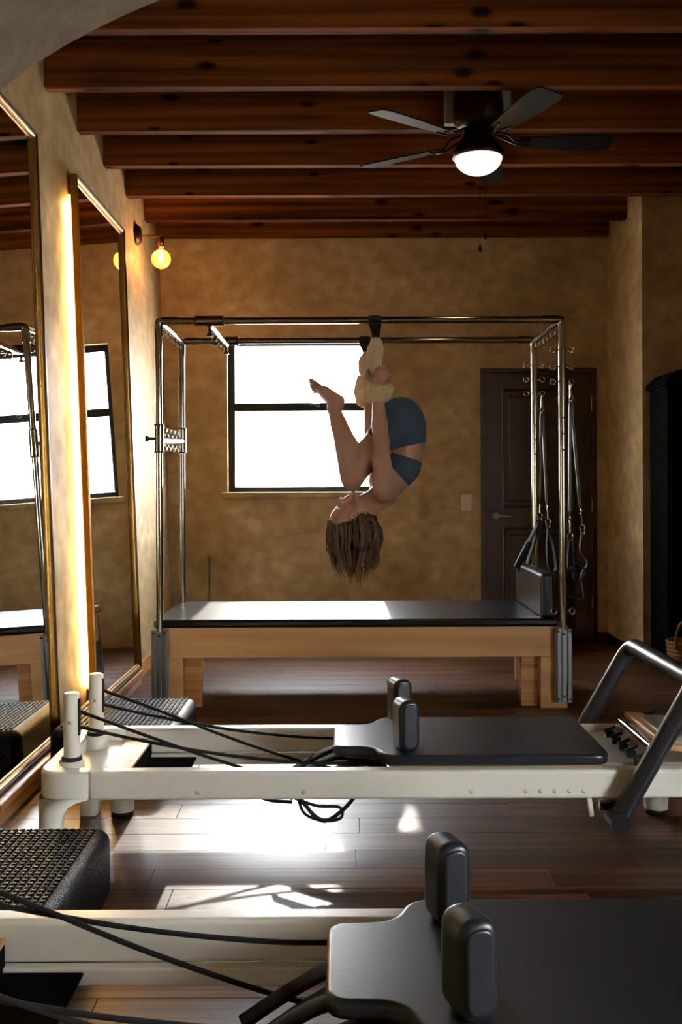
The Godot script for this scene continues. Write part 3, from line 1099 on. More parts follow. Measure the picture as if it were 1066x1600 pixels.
	mt.rbox(Vector3(0.075, 0.455, (NZ + FZ) / 2 - 0.055), Vector3(2.15, 0.046, 0.80), 0.018, 3)
	obj("mattress", mt, M.black_vinyl, o)
	var sb2 := MB.new()
	sb2.rbox(Vector3(1.10, 0.595, (NZ + FZ) / 2 - 0.055), Vector3(0.075, 0.235, 0.74), 0.02, 3)
	obj("shoulder_block", sb2, M.black_vinyl, o)

func spring(from: Vector3, to: Vector3, label: String) -> void:
	var o := thing("trapeze_spring", label, "spring", from, "springs hanging on the trapeze table's right uprights")
	var d := to - from
	var dir := d.normalized()
	var L := d.length()
	var q := Basis(Quaternion(Vector3.UP, dir))
	var h := MB.new()
	h.torus(dir * 0.012, dir.cross(Vector3.BACK), 0.011, 0.003, 12, 5)
	h.tube([dir * 0.022, dir * 0.075], 0.0055, 8)
	h.torus(dir * 0.088, dir.cross(Vector3.RIGHT), 0.011, 0.003, 12, 5)
	obj("snap_hook", h, M.chrome, o)
	var c := MB.new()
	var pr := []
	var n := int((L - 0.22) / 0.0035)
	for i in n:
		var t := 0.10 + (L - 0.22) * i / n
		var w := 0.0105 if i % 2 == 0 else 0.0082
		if i < 6:
			w *= 0.5 + i / 12.0
		if i > n - 7:
			w *= 0.5 + (n - 1 - i) / 12.0
		pr.append(Vector2(w, t))
	c.lathe(pr, 8, Transform3D(q, Vector3.ZERO))
	obj("coil", c, M.spring_steel, o)
	var e := MB.new()
	e.torus(dir * (L - 0.105), dir.cross(Vector3.BACK), 0.014, 0.0035, 14, 5)
	e.tube([dir * (L - 0.09), dir * (L - 0.035)], 0.005, 8)
	e.torus(dir * (L - 0.018), dir.cross(Vector3.RIGHT), 0.015, 0.0035, 14, 5)
	obj("swivel_ring", e, M.chrome, o)

func handle(pts: Array, wide: float, label: String, lit := []) -> void:
	var o := thing("loop_handle", label, "strap handle", pts[0], "strap handles hanging from the trapeze springs")
	var s := MB.new()
	var line := []
	for p in spline(pts, 6):
		line.append(p - pts[0])
	s.tube(line, wide, 8, false, Vector2(1.0, 0.28))
	obj("webbing", s, M.black_web, o)
	if lit.size():
		var g := MB.new()
		g.tube([lit[0] - pts[0], lit[1] - pts[0]], wide * 0.8, 12)
		obj("grip", g, M.rubber, o)
	var r := MB.new()
	r.torus(Vector3(0, 0.004, 0), Vector3(0.4, 0, 1), 0.014, 0.0032, 14, 5)
	obj("ring", r, M.chrome, o)

func springs() -> void:
	var a := Vector3(RX + 0.045, 1.72, NZ)
	spring(a, Vector3(1.205, 0.90, NZ + 0.01), "silver spring hanging straight on the front upright beside the black headrest")
	spring(Vector3(RX + 0.045, 1.735, NZ - 0.02), Vector3(1.285, 0.94, NZ - 0.04), "silver spring slanting outwards from the front upright beside the dark door")
	var b := Vector3(RX + 0.045, 1.725, FZ)
	spring(b, Vector3(1.195, 0.98, FZ + 0.02), "thin spring on the rear upright carrying the slanted strap")
	spring(Vector3(RX + 0.05, 1.73, FZ - 0.02), Vector3(1.255, 0.94, FZ - 0.02), "thin spring on the rear upright carrying the forked strap")
	handle([Vector3(1.195, 0.97, FZ + 0.02), Vector3(1.12, 0.83, FZ + 0.05), Vector3(1.055, 0.70, FZ + 0.06), Vector3(1.09, 0.655, FZ + 0.05), Vector3(1.14, 0.79, FZ + 0.045), Vector3(1.20, 0.96, FZ + 0.02)], 0.025, "black strap handle slanting over the far edge of the mattress", [Vector3(1.125, 0.84, FZ + 0.06), Vector3(1.045, 0.69, FZ + 0.07)])
	handle([Vector3(1.255, 0.93, FZ - 0.02), Vector3(1.245, 0.80, FZ - 0.01), Vector3(1.255, 0.68, FZ), Vector3(1.30, 0.67, FZ - 0.01), Vector3(1.29, 0.80, FZ - 0.02), Vector3(1.26, 0.92, FZ - 0.02)], 0.02, "black forked strap handle hanging behind the black headrest")
	handle([Vector3(1.205, 0.89, NZ + 0.01), Vector3(1.20, 0.82, NZ), Vector3(1.205, 0.74, NZ - 0.01), Vector3(1.25, 0.77, NZ - 0.01), Vector3(1.29, 0.72, NZ), Vector3(1.24, 0.68, NZ + 0.01), Vector3(1.215, 0.80, NZ + 0.02), Vector3(1.205, 0.89, NZ + 0.01)], 0.018, "tangled black strap handle hanging beside the front right upright")
	handle([Vector3(1.285, 0.93, NZ - 0.04), Vector3(1.275, 0.84, NZ - 0.045), Vector3(1.315, 0.77, NZ - 0.05), Vector3(1.28, 0.70, NZ - 0.05), Vector3(1.29, 0.58, NZ - 0.05), Vector3(1.20, 0.60, NZ - 0.05)], 0.018, "long black strap handle trailing below the headrest in front of the door")

# ---------------------------------------------------------------- reformers
func rounded(poly: Array, radii: Array, seg := 5) -> Array:      # outline with rounded corners
	var out := []
	var m := poly.size()
	for i in m:
		var a: Vector2 = poly[(i - 1 + m) % m]
		var b: Vector2 = poly[i]
		var c: Vector2 = poly[(i + 1) % m]
		var r: float = radii[i]
		if r <= 0.0:
			out.append(b)
			continue
		var p := b + (a - b).normalized() * r
		var q := b + (c - b).normalized() * r
		for k in seg + 1:
			var t := float(k) / seg
			out.append(p.lerp(b, t).lerp(b.lerp(q, t), t))
	return out

func reformer(label: String, dz: float) -> void:
	var o := thing("pilates_reformer", label, "reformer", Vector3(0, 0, -3.27 + dz), "white reformers standing parallel on the plank floor")
	# local z: near side +0.29, far side -0.29
	var top := 0.31
	for s in [1, -1]:
		var rl := MB.new()
		rl.rbox(Vector3(0.36, top - 0.045, s * 0.262), Vector3(2.30, 0.09, 0.056), 0.012, 3)
		var ro := obj("side_rail", rl, M.white_paint, o)
		var ld := MB.new()
		ld.rbox(Vector3(0.36, 0.230 if s > 0 else 0.20, s * 0.232), Vector3(2.26, 0.016 if s > 0 else 0.036, 0.03), 0.005, 2)
		obj("track", ld, M.white_paint, ro)
		for x in [-0.45, -0.12, 0.40, 0.57, 0.615, 0.66, 0.705, 0.75]:
			var b := MB.new()
			b.lathe([Vector2(0, 0.003), Vector2(0.005, 0.003), Vector2(0.0075, 0.0)], 12, Transform3D(Basis(Vector3.RIGHT, s * PI / 2), Vector3(x, 0.245, s * 0.29)))
			obj("rail_plug", b, M.plug_plastic, ro)
	# head end: rounded corner shell with legs, deck between
	var cr := MB.new()
	var out := rounded([Vector2(-0.79, 0.29), Vector2(-0.955, 0.29), Vector2(-0.955, -0.29), Vector2(-0.79, -0.29)], [0.0, 0.085, 0.085, 0.0], 8)
	var inn := rounded([Vector2(-0.79, -0.234), Vector2(-0.90, -0.234), Vector2(-0.90, 0.234), Vector2(-0.79, 0.234)], [0.0, 0.05, 0.05, 0.0], 8)
	cr.pad(out + inn, 0.22, top, 0.01, 3)
	obj("head_end", cr, M.white_paint, o)
	var dk := MB.new()
	dk.rbox(Vector3(-0.81, 0.255, 0), Vector3(0.20, 0.03, 0.48), 0.01, 2)
	obj("head_deck", dk, M.white_paint, o)
	var sh := MB.new()
	sh.rbox(Vector3(-0.735, 0.272, 0), Vector3(0.09, 0.012, 0.46), 0.004, 1)
	obj("head_shelf", sh, M.maple, o)
	var tr := MB.new()
	tr.span(Vector3(-0.70, 0.205, -0.23), Vector3(-0.53, 0.211, 0.23))
	tr.span(Vector3(-0.70, 0.211, -0.23), Vector3(-0.694, 0.262, 0.23))
	obj("tray", tr, M.lacquer_black, o)
	for s in [1, -1]:
		var l := MB.new()
		var rows := []
		for k in 15:
			var t := k / 14.0
			var wd := 0.062 + 0.012 * t + 0.10 * pow(t, 9.0)
			var rl := rounded([Vector2(-0.955, 0.29), Vector2(-0.955 + wd, 0.29), Vector2(-0.955 + wd, 0.21), Vector2(-0.955, 0.21)], [0.05, 0.02, 0.015, 0.015], 5)
			var ce := Vector2(-0.955 + wd / 2, 0.25)
			var row := []
			for q in rl:
				var nn: Vector2 = (q - ce).normalized()
				row.append(l.vert(Vector3(q.x, 0.225 * t, s * q.y), Vector3(nn.x, 0, s * nn.y)))
			rows.append(row)
		for k in 14:
			for i in rows[k].size():
				var i2: int = (i + 1) % rows[k].size()
				l.quad(rows[k][i], rows[k][i2], rows[k + 1][i2], rows[k + 1][i])
		obj("head_leg", l, M.white_paint, o)
	for q in [[-0.80, -0.22], [1.14, -0.22], [1.14, 0.22]]:
		var ft := MB.new()
		ft.lathe([Vector2(0, 0.02), Vector2(0.042, 0.02), Vector2(0.047, 0.19), Vector2(0, 0.19)], 24, Transform3D(Basis(), Vector3(q[0], 0, q[1])))
		var fo := obj("foot_post", ft, M.white_paint, o)
		var fp := MB.new()
		fp.lathe([Vector2(0, 0), Vector2(0.04, 0), Vector2(0.04, 0.02), Vector2(0, 0.02)], 20, Transform3D(Basis(), Vector3(q[0], 0, q[1])))
		obj("foot_pad", fp, M.rubber, fo)
	# risers with ropes
	for s in [1, -1]:
		var z: float = 0.17 if s > 0 else -0.14
		var so := MB.new()
		so.lathe([Vector2(0, 0.26), Vector2(0.043, 0.26), Vector2(0.040, 0.315), Vector2(0, 0.315)], 22, Transform3D(Basis(), Vector3(-0.873, 0, z)))
		obj("riser_socket", so, M.white_paint, o)
		var p := MB.new()
		p.lathe([Vector2(0, 0.31), Vector2(0.026, 0.31), Vector2(0.026, 0.525), Vector2(0.022, 0.531), Vector2(0, 0.532)], 22, Transform3D(Basis(), Vector3(-0.873, 0, z)))
		var po := obj("riser_post", p, M.white_paint, o)
		var rg := MB.new()
		rg.lathe([Vector2(0.026, 0.314), Vector2(0.033, 0.315), Vector2(0.033, 0.325), Vector2(0.026, 0.327)], 22, Transform3D(Basis(), Vector3(-0.873, 0, z)))
		obj("riser_ring", rg, M.rubber, po)
		var sl := MB.new()
		sl.rbox(Vector3(-0.848, 0.455, z + 0.004), Vector3(0.008, 0.12, 0.016), 0.002, 1)
		obj("rope_slot", sl, M.black_plastic, po)
		var bt := MB.new()
		bt.lathe([Vector2(0, 0.003), Vector2(0.005, 0.003), Vector2(0.006, 0)], 10, Transform3D(Basis(Vector3.RIGHT, PI / 2), Vector3(-0.873, 0.44, z + 0.0255)))
		obj("bolt", bt, M.grey_plate, po)
		var r1 := MB.new()
		r1.tube(spline([Vector3(-0.846, 0.47, z), Vector3(-0.62, 0.385, z - 0.005), Vector3(-0.40, 0.305, z * 0.9), Vector3(-0.18, 0.235, z * 0.8), Vector3(-0.02, 0.205, z * 0.6)], 6), 0.0055, 8)
		obj("rope", r1, M.black_web, o)
		var r2 := MB.new()
		r2.tube(spline([Vector3(-0.846, 0.42, z), Vector3(-0.66, 0.375, z - 0.01), Vector3(-0.40, 0.325, z - 0.02), Vector3(-0.15, 0.295, z - 0.03), Vector3(0.02, 0.288, z - 0.04), Vector3(0.13, 0.30, z - 0.02)], 6), 0.0055, 8)
		obj("rope", r2, M.black_web, o)
	# straps bundled under the headrest
	for s in [[0.15, 0.0], [0.09, 0.03], [0.02, -0.03], [-0.05, 0.02], [-0.10, -0.02]]:
		var st := MB.new()
		st.tube(spline([Vector3(-0.17 + s[1], 0.20, s[0] + 0.05), Vector3(-0.08 + s[1], 0.245, s[0] + 0.02), Vector3(0.0 + s[1], 0.275, s[0]), Vector3(0.07 + s[1], 0.27, s[0] - 0.01), Vector3(0.15, 0.235, s[0] - 0.02)], 5), 0.025, 8, false, Vector2(1.0, 0.32))
		obj("foot_strap", st, M.black_web, o)
	var lp := MB.new()
	lp.tube(spline([Vector3(-0.270, 0.225, 0.22), Vector3(-0.200, 0.215, 0.23), Vector3(-0.140, 0.212, 0.24), Vector3(-0.090, 0.158, 0.245), Vector3(-0.050, 0.143, 0.25), Vector3(0.000, 0.173, 0.245), Vector3(0.040, 0.215, 0.24)], 6), 0.012, 8, false, Vector2(1.0, 0.5))
	lp.tube(spline([Vector3(-0.140, 0.215, 0.235), Vector3(-0.120, 0.166, 0.25), Vector3(-0.060, 0.146, 0.26), Vector3(-0.005, 0.153, 0.255), Vector3(-0.010, 0.183, 0.245), Vector3(-0.080, 0.186, 0.24), Vector3(-0.150, 0.207, 0.23)], 6), 0.010, 8, false, Vector2(1.0, 0.5))
	lp.tube(spline([Vector3(-0.34, 0.235, 0.20), Vector3(-0.24, 0.20, 0.22), Vector3(-0.16, 0.195, 0.23)], 5), 0.0055, 7)
	obj("hanging_strap", lp, M.black_web, o)
	# carriage
	var pl := MB.new()
	var base := rounded([Vector2(0.0, 0.10), Vector2(0.0, -0.10), Vector2(0.12, -0.12), Vector2(0.16, -0.235), Vector2(0.83, -0.235), Vector2(0.83, 0.235), Vector2(0.16, 0.235), Vector2(0.12, 0.12)], [0.03, 0.03, 0.03, 0.03, 0.04, 0.04, 0.03, 0.03], 4)
	pl.pad(base, 0.297, 0.311, 0.003, 1)
	obj("carriage_board", pl, M.maple, o)
	var pd := MB.new()
	var shp := rounded([Vector2(-0.03, 0.145), Vector2(-0.03, -0.145), Vector2(0.10, -0.15), Vector2(0.135, -0.25), Vector2(0.85, -0.25), Vector2(0.85, 0.25), Vector2(0.135, 0.25), Vector2(0.10, 0.15)], [0.04, 0.04, 0.045, 0.05, 0.06, 0.06, 0.05, 0.045], 7)
	pd.pad(shp, 0.311, 0.346, 0.012, 4)
	obj("carriage_pad", pd, M.slate_vinyl, o)
	for s in [1, -1]:
		var z: float = 0.175 if s > 0 else -0.15
		var rest: MeshInstance3D
		var b := Basis(Vector3.UP, 0.32)
		for q in [[0.070, 0.165, 0.084, 0.016], [0.050, 0.140, 0.092, 0.006]]:
			var sr := MB.new()
			var w2: float = q[0] / 2
			var hh: float = q[1] / 2
			sr.pad(rounded([Vector2(-w2, -hh), Vector2(w2, -hh), Vector2(w2, hh), Vector2(-w2, hh)], [w2 * 0.96, w2 * 0.96, w2 * 0.96, w2 * 0.96], 8), -q[2] / 2, q[2] / 2, q[3], 4)
			for i in sr.v.size():
				sr.v[i] = Vector3(0.205, 0.427, z) + b * Vector3(sr.v[i].x, sr.v[i].z, sr.v[i].y)
				sr.n[i] = b * Vector3(sr.n[i].x, sr.n[i].z, sr.n[i].y)
			sr.ix.reverse()
			if q[0] > 0.06:
				rest = obj("shoulder_rest", sr, M.slate_vinyl, o)
			else:
				obj("face_panel", sr, M.slate_vinyl, rest)
	# foot end: plate, springs, platform, foot bar
	var ep := MB.new()
	ep.rbox(Vector3(1.02, 0.292, -0.03), Vector3(0.50, 0.012, 0.40), 0.004, 1)
	obj("foot_deck", ep, M.grey_plate, o)
	for k in 2:
		var g := MB.new()
		g.tube([Vector3(0.80, 0.286, 0.19 + 0.022 * k), Vector3(0.93, 0.286, 0.19 + 0.022 * k)], 0.006, 8)
		obj("spring_rod", g, M.chrome, o)
	for k in 5:
		var hk := MB.new()
		hk.rbox(Vector3(0.95, 0.305, -0.14 + 0.085 * k), Vector3(0.03, 0.035, 0.02), 0.004, 1)
		hk.tube([Vector3(0.93, 0.32, -0.14 + 0.085 * k), Vector3(0.97, 0.335, -0.14 + 0.085 * k)], 0.006, 6)
		obj("spring_hook", hk, M.black_plastic, o)
	var sp := MB.new()
	sp.tube([Vector3(1.0, 0.345, -0.20), Vector3(1.0, 0.345, 0.20)], 0.012, 12)
	obj("spring_bar", sp, M.chrome, o)
	var pf := MB.new()
	pf.rbox(Vector3(1.10, 0.352, 0), Vector3(0.15, 0.02, 0.44), 0.005, 2, Basis(Vector3.BACK, -0.12))
	obj("standing_board", pf, M.maple, o)
	var pg := MB.new()
	pg.rbox(Vector3(1.105, 0.364, 0), Vector3(0.10, 0.006, 0.38), 0.002, 1, Basis(Vector3.BACK, -0.12))
	obj("grip_strip", pg, M.grey_plate, o)
	var fs := MB.new()
	fs.tube(spline([Vector3(1.10, 0.36, -0.21), Vector3(1.13, 0.40, -0.10), Vector3(1.16, 0.40, 0.05), Vector3(1.20, 0.37, 0.20)], 6), 0.025, 8, false, Vector2(1.0, 0.35))
	obj("foot_loop", fs, M.black_web, o)
	var ft := MB.new()
	ft.rbox(Vector3(1.48, top - 0.05, 0), Vector3(0.08, 0.10, 0.58), 0.02, 3)
	obj("foot_end", ft, M.white_paint, o)
	var fb := MB.new()
	var A := Vector3(0.85, 0.183, 0.335)
	var B := Vector3(1.085, 0.591, 0.335)
	var path := [A]
	for e in [1.0, -1.0]:
		var cpt := Vector3(B.x, B.y, e * 0.335)
		var dn := (A - B).normalized()
		var arc := []
		for k in 6:
			var t := k / 5.0
			var p := cpt + dn * 0.06
			var q := cpt + Vector3(0, 0, -e * 0.06)
			arc.append(p.lerp(cpt, t).lerp(cpt.lerp(q, t), t))
		if e < 0:
			arc.reverse()
		path += arc
	path.append(Vector3(A.x, A.y, -0.335))
	fb.tube(path, 0.030, 18)
	var fo := obj("foot_bar", fb, M.slate_vinyl, o)
	for s in [1, -1]:
		var cp := MB.new()
		cp.tube([Vector3(0.842, 0.172, s * 0.285), Vector3(0.842, 0.172, s * 0.372)], 0.030, 18)
		obj("bar_pivot", cp, M.black_plastic, fo)
		var br := MB.new()
		br.rbox(Vector3(0.825, 0.205, s * 0.295), Vector3(0.06, 0.035, 0.02), 0.008, 2)
		obj("pivot_bracket", br, M.chrome, fo)
	var lv := MB.new()
	lv.rbox(Vector3(0.77, 0.195, 0.29), Vector3(0.016, 0.06, 0.012), 0.005, 2, Basis(Vector3.BACK, 0.15))
	obj("lock_lever", lv, M.white_paint, o)

# ---------------------------------------------------------------- boxes, cabinet, basket
func step_box(z_far: float, label: String) -> void:
	var o := thing("step_box", label, "step box", Vector3(-0.93, 0, z_far + 0.29), "black foam step boxes by the mirrors")
	var b := MB.new()
	b.rbox(Vector3(0, 0.105, 0), Vector3(0.52, 0.21, 0.58), 0.04, 5)
	obj("foam_body", b, M.eva_foam, o)
	var t := MB.new()
	var nx := 22
	var nz := 25
	for i in nx:
		for k in nz:
			var c := Vector3(-0.215 + 0.43 * i / (nx - 1), 0.2095, -0.245 + 0.49 * k / (nz - 1))
			var p := []
			for q in [[-1, -1], [1, -1], [1, 1], [-1, 1]]:
				p.append(c + Vector3(q[0] * 0.0080, 0, q[1] * 0.0080))
			for q in [[-1, -1], [1, -1], [1, 1], [-1, 1]]:
				p.append(c + Vector3(q[0] * 0.0050, 0.006, q[1] * 0.0050))
			t.hexa(p)
	obj("raised_tread", t, M.eva_foam, o).set_meta("kind", "stuff")

func corner_things() -> void:
	var c := thing("tall_cabinet", "tall black cabinet with rounded top corners against the plaster corner", "cabinet", Vector3(2.60, 0, -6.17))
	var b := MB.new()
	b.rbox(Vector3(0, 0.93, 0), Vector3(1.12, 1.82, 0.34), 0.01, 2)
	obj("body", b, M.lacquer_black, c)
	var t := MB.new()
	var out := []
	for p in rounded([Vector2(-0.58, 1.80), Vector2(-0.58, 1.83), Vector2(-0.50, 1.90), Vector2(0.50, 1.90), Vector2(0.58, 1.83), Vector2(0.58, 1.80)], [0.01, 0.02, 0.03, 0.03, 0.02, 0.01], 4):
		out.append(p)
	var tm := MB.new()
	tm.pad(out, -0.19, 0.19, 0.006, 2)
	for i in tm.v.size():
		tm.v[i] = Vector3(tm.v[i].x, tm.v[i].z, -tm.v[i].y)
		tm.n[i] = Vector3(tm.n[i].x, tm.n[i].z, -tm.n[i].y)
	obj("cornice", tm, M.lacquer_black, c)
	var k := MB.new()
	k.span(Vector3(-0.55, 0, -0.15), Vector3(0.55, 0.03, 0.15))
	obj("plinth", k, M.lacquer_black, c)
	for s in [-1, 1]:
		var d := MB.new()
		d.rbox(Vector3(s * 0.275, 0.93, 0.175), Vector3(0.535, 1.72, 0.014), 0.004, 1)
		var dd := obj("cabinet_door", d, M.lacquer_black, c)
		var h := MB.new()
		h.ball(Vector3(s * 0.05, 0.95, 0.19), Vector3.ONE * 0.012)
		obj("knob", h, M.black_plastic, dd)
	var w := thing("wicker_basket", "small wicker basket with tall hoop handle in front of black cabinet", "basket", Vector3(2.08, 0, -5.80))
	w.scale = Vector3(0.84, 1.0, 0.84)
	var s := MB.new()
	s.lathe([Vector2(0, 0.0), Vector2(0.10, 0.0), Vector2(0.115, 0.06), Vector2(0.125, 0.16), Vector2(0.13, 0.235), Vector2(0.122, 0.237), Vector2(0.112, 0.06), Vector2(0, 0.02)], 28)
	var so := obj("bowl", s, M.wicker, w)
	for y in 10:
		var r := MB.new()
		var pts := []
		for i in 40:
			var an := TAU * i / 40
			var rad := lerpf(0.108, 0.132, y / 9.0) + 0.003 * sin(an * 20.0 + PI * y)
			pts.append(Vector3(cos(an) * rad, 0.012 + 0.0245 * y, sin(an) * rad))
		r.tube(pts, 0.009, 6, true)
		obj("woven_band", r, M.wicker, so)
	var h := MB.new()
	var pts := []
	for i in 17:
		var an := PI * i / 16
		pts.append(Vector3(-cos(an) * 0.07 - 0.04, 0.20 + sin(an) * 0.165, 0.09))
	h.tube(pts, 0.009, 8)
	obj("hoop_handle", h, M.wicker, w)

# ---------------------------------------------------------------- the person and her straps
func at(x: float, y: float, depth: float) -> Vector3:     # a point measured in the side view, at its own depth
	return Vector3((x - 533.0) / 1500.0 * depth, 1.21 + (752.0 - y) / 1500.0 * depth, -depth)

func mid(x: float, y: float, w := 0.0) -> Vector3:        # the same, in the person's middle plane, then moved sideways
	return at(x, y, 5.43) + Vector3(0, 0, w)

func skin_tint(p: Vector3) -> Color:
	return Color(0.38, 0.205, 0.125)

func person() -> void:
	var o := thing("person", "person hanging tucked upside down from fleece straps in blue crop top and shorts", "person", mid(628, 660))
	var org := o.position
	var F := Field.new(mid(478, 915, -0.30), mid(672, 590, 0.32), 0.0075)
	# the field runs from low to high y
	F.o = Vector3(mid(478, 0).x, mid(0, 800).y, -5.76)
	F.nx = int((mid(674, 0).x - F.o.x) / F.h) + 2
	F.ny = int((mid(0, 585).y - F.o.y) / F.h) + 2
	F.nz = int(0.66 / F.h) + 2
	F.d.resize(F.nx * F.ny * F.nz)
	F.d.fill(1.0)
	# trunk, curled: hips on top, shoulders below
	F.cap(mid(626, 657, -0.065), mid(626, 657, 0.065), 0.122, 0.122, 0.03)
	F.cap(mid(634, 678, -0.05), mid(634, 678, 0.05), 0.108, 0.108, 0.05)
	F.cap(mid(636, 704, -0.045), mid(636, 704, 0.045), 0.090, 0.090, 0.05)
	F.cap(mid(628, 730, -0.055), mid(628, 730, 0.055), 0.098, 0.098, 0.05)
	F.cap(mid(612, 752, -0.08), mid(612, 752, 0.08), 0.080, 0.080, 0.05)
	F.cap(mid(600, 768, -0.11), mid(600, 768, 0.11), 0.055, 0.055, 0.05)
	var bra := F.clipped(0.004, [[mid(636, 716), Vector3(0.31, 0.95, 0).normalized()], [mid(628, 750), Vector3(-0.727, -0.686, 0).normalized()]])
	# thighs
	for s in [-1.0, 1.0]:
		F.cap(mid(618, 657, s * 0.085), mid(582, 704, s * 0.088), 0.092, 0.080, 0.03)
		F.cap(mid(582, 704, s * 0.088), mid(551, 746, s * 0.088), 0.080, 0.062, 0.02)
	var shorts := F.clipped(0.004, [[mid(644, 697), Vector3(0.20, -0.98, 0).normalized()], [mid(592, 692), Vector3(-0.62, -0.785, 0)]])
	for s in [-1.0, 1.0]:
		var w: float = s * 0.09
		F.cap(mid(551, 747, w), mid(550, 751, w), 0.064, 0.058, 0.012)
		F.cap(mid(548, 745, w), mid(542, 698, w), 0.060, 0.066, 0.008)
		F.cap(mid(542, 698, w), mid(530, 664, w), 0.064, 0.046, 0.008)
		F.cap(mid(530, 664, w), mid(522, 638, w), 0.046, 0.034, 0.01)
		# foot: heel, instep, ball
		F.cap(mid(522, 638, w), mid(531, 629, w), 0.034, 0.029, 0.015)
		F.cap(mid(526, 632, w), mid(506, 614, w), 0.032, 0.024, 0.015)
		F.cap(mid(531, 627, w), mid(508, 610, w), 0.026, 0.022, 0.015)
		F.cap(mid(506, 613, w - 0.018), mid(497, 605, w - 0.024), 0.022, 0.019, 0.015)
		F.cap(mid(506, 613, w + 0.015), mid(499, 608, w + 0.022), 0.021, 0.016, 0.015)
	# arms
	var arm := {1.0: [Vector3(0.240, 1.165, -5.27), Vector3(0.226, 1.30, -5.24), Vector3(0.220, 1.43, -5.215), Vector3(0.212, 1.52, -5.22), Vector3(0.203, 1.675, -5.225)],
		-1.0: [Vector3(0.232, 1.165, -5.59), Vector3(0.212, 1.30, -5.62), Vector3(0.190, 1.43, -5.645), Vector3(0.182, 1.52, -5.64), Vector3(0.165, 1.675, -5.63)]}
	for s in [-1.0, 1.0]:
		var a: Array = arm[s]
		F.cap(a[0], a[0] + Vector3(-0.01, 0.05, 0), 0.062, 0.058, 0.04)
		F.cap(a[0] + Vector3(0, 0.02, 0), a[1], 0.058, 0.049, 0.025)
		F.cap(a[1], a[2], 0.049, 0.041, 0.015)
		F.cap(a[2], a[3], 0.042, 0.044, 0.015)
		F.cap(a[3], a[4], 0.043, 0.029, 0.015)
		F.cap(a[4], a[4] + Vector3(-0.003, 0.045, 0), 0.029, 0.027, 0.012)
	# neck
	F.cap(mid(600, 770), mid(574, 786), 0.062, 0.052, 0.04)
	F.cap(mid(604, 776), mid(582, 792), 0.055, 0.045, 0.03)
	var body := MB.new()
	F.to(body, skin_tint)
	# toes
	for s in [-1.0, 1.0]:
		var w: float = s * 0.09
		var T := Field.new(mid(473, 624, w - 0.07), mid(512, 585, w + 0.07), 0.003)
		var lens := [0.050, 0.046, 0.042, 0.038, 0.032]
		for k in 5:
			var ww: float = w + s * (-0.026 + 0.0155 * k)
			var st := mid(499 + k * 0.4, 604 + k * 1.6, ww)
			var dir := (mid(486.0 - k * 0.9, 594.0 + 3.6 * k, ww) - st).normalized()
			var r: float = 0.0125 if k == 0 else 0.0102 - 0.0005 * k
			T.cap(st, st + dir * lens[k], r * 1.05, r * 0.85, 0.006)
			T.cap(st + dir * lens[k], st + dir * (lens[k] + 0.006) + Vector3(-0.003, -0.004, 0), r * 0.85, r * 0.72, 0.004)
		T.cap(mid(506, 613, w - s * 0.016), mid(498, 606, w - s * 0.020), 0.021, 0.017, 0.01)
		T.cap(mid(506, 613, w + s * 0.016), mid(500, 608, w + s * 0.020), 0.020, 0.015, 0.01)
		T.to(body, skin_tint)
	for s in [-1.0, 1.0]:
		hand(body, arm[s][4] + Vector3(-0.003, 0.04, 0), s)
	head(body)
	for i in body.v.size():
		body.v[i] -= org
	obj("body", body, M.skin, o)
	for q in [[shorts, "shorts"], [bra, "crop_top"]]:
		var mb := MB.new()
		q[0].to(mb)
		for i in mb.v.size():
			mb.v[i] -= org
		obj(q[1], mb, M.blue_jersey, o)
	hair(o, org)

func hand(body: MB, wrist: Vector3, s: float) -> void:
	# a fist closed round the strap above the wrist: the back of the hand faces outwards (z = s), the fingers curl in from +x
	var H := Field.new(wrist + Vector3(-0.09, -0.035, -0.075), wrist + Vector3(0.09, 0.14, 0.075), 0.003)
	var pt := func(x: float, y: float, z: float) -> Vector3: return wrist + Vector3(x * 1.15, y * 1.08, z * s * 1.1 + 0.006 * s)
	H.cap(pt.call(0.0, -0.025, 0.0), pt.call(0.0, 0.02, 0.004), 0.028, 0.030, 0.01)
	H.cap(pt.call(-0.012, 0.025, 0.006), pt.call(0.004, 0.085, 0.014), 0.026, 0.020, 0.015)
	H.cap(pt.call(0.016, 0.022, 0.004), pt.call(0.030, 0.062, 0.014), 0.023, 0.018, 0.015)
	for k in 4:
		var t := k / 3.0
		var kn: Vector3 = pt.call(lerpf(0.012, 0.036, t), lerpf(0.098, 0.046, t), 0.020)
		var p1: Vector3 = kn + Vector3(0.022, 0.012 - 0.004 * k, -0.012 * s)
		var p2: Vector3 = kn + Vector3(0.012, 0.010 - 0.004 * k, -0.045 * s)
		var p3: Vector3 = kn + Vector3(-0.014, 0.004, -0.048 * s)
		var r := 0.0098 - 0.0008 * absf(k - 1.0)
		H.cap(pt.call(lerpf(0.0, 0.02, t), lerpf(0.07, 0.035, t), 0.010), kn, 0.013, 0.011, 0.008)
		H.cap(kn, p1, r * 1.12, r * 1.05, 0.004)
		H.cap(p1, p2, r, r * 0.95, 0.003)
		H.cap(p2, p3, r * 0.95, r * 0.85, 0.003)
	var t0: Vector3 = pt.call(-0.022, 0.028, 0.0)
	var t1: Vector3 = pt.call(-0.048, 0.055, -0.004)
	var t2: Vector3 = pt.call(-0.046, 0.085, -0.014)
	var t3: Vector3 = pt.call(-0.030, 0.102, -0.024)
	H.cap(t0, t1, 0.018, 0.0135, 0.012)
	H.cap(t1, t2, 0.0125, 0.0108, 0.004)
	H.cap(t2, t3, 0.0108, 0.009, 0.003)
	H.to(body, func(_p): return Color(0.40, 0.195, 0.13))

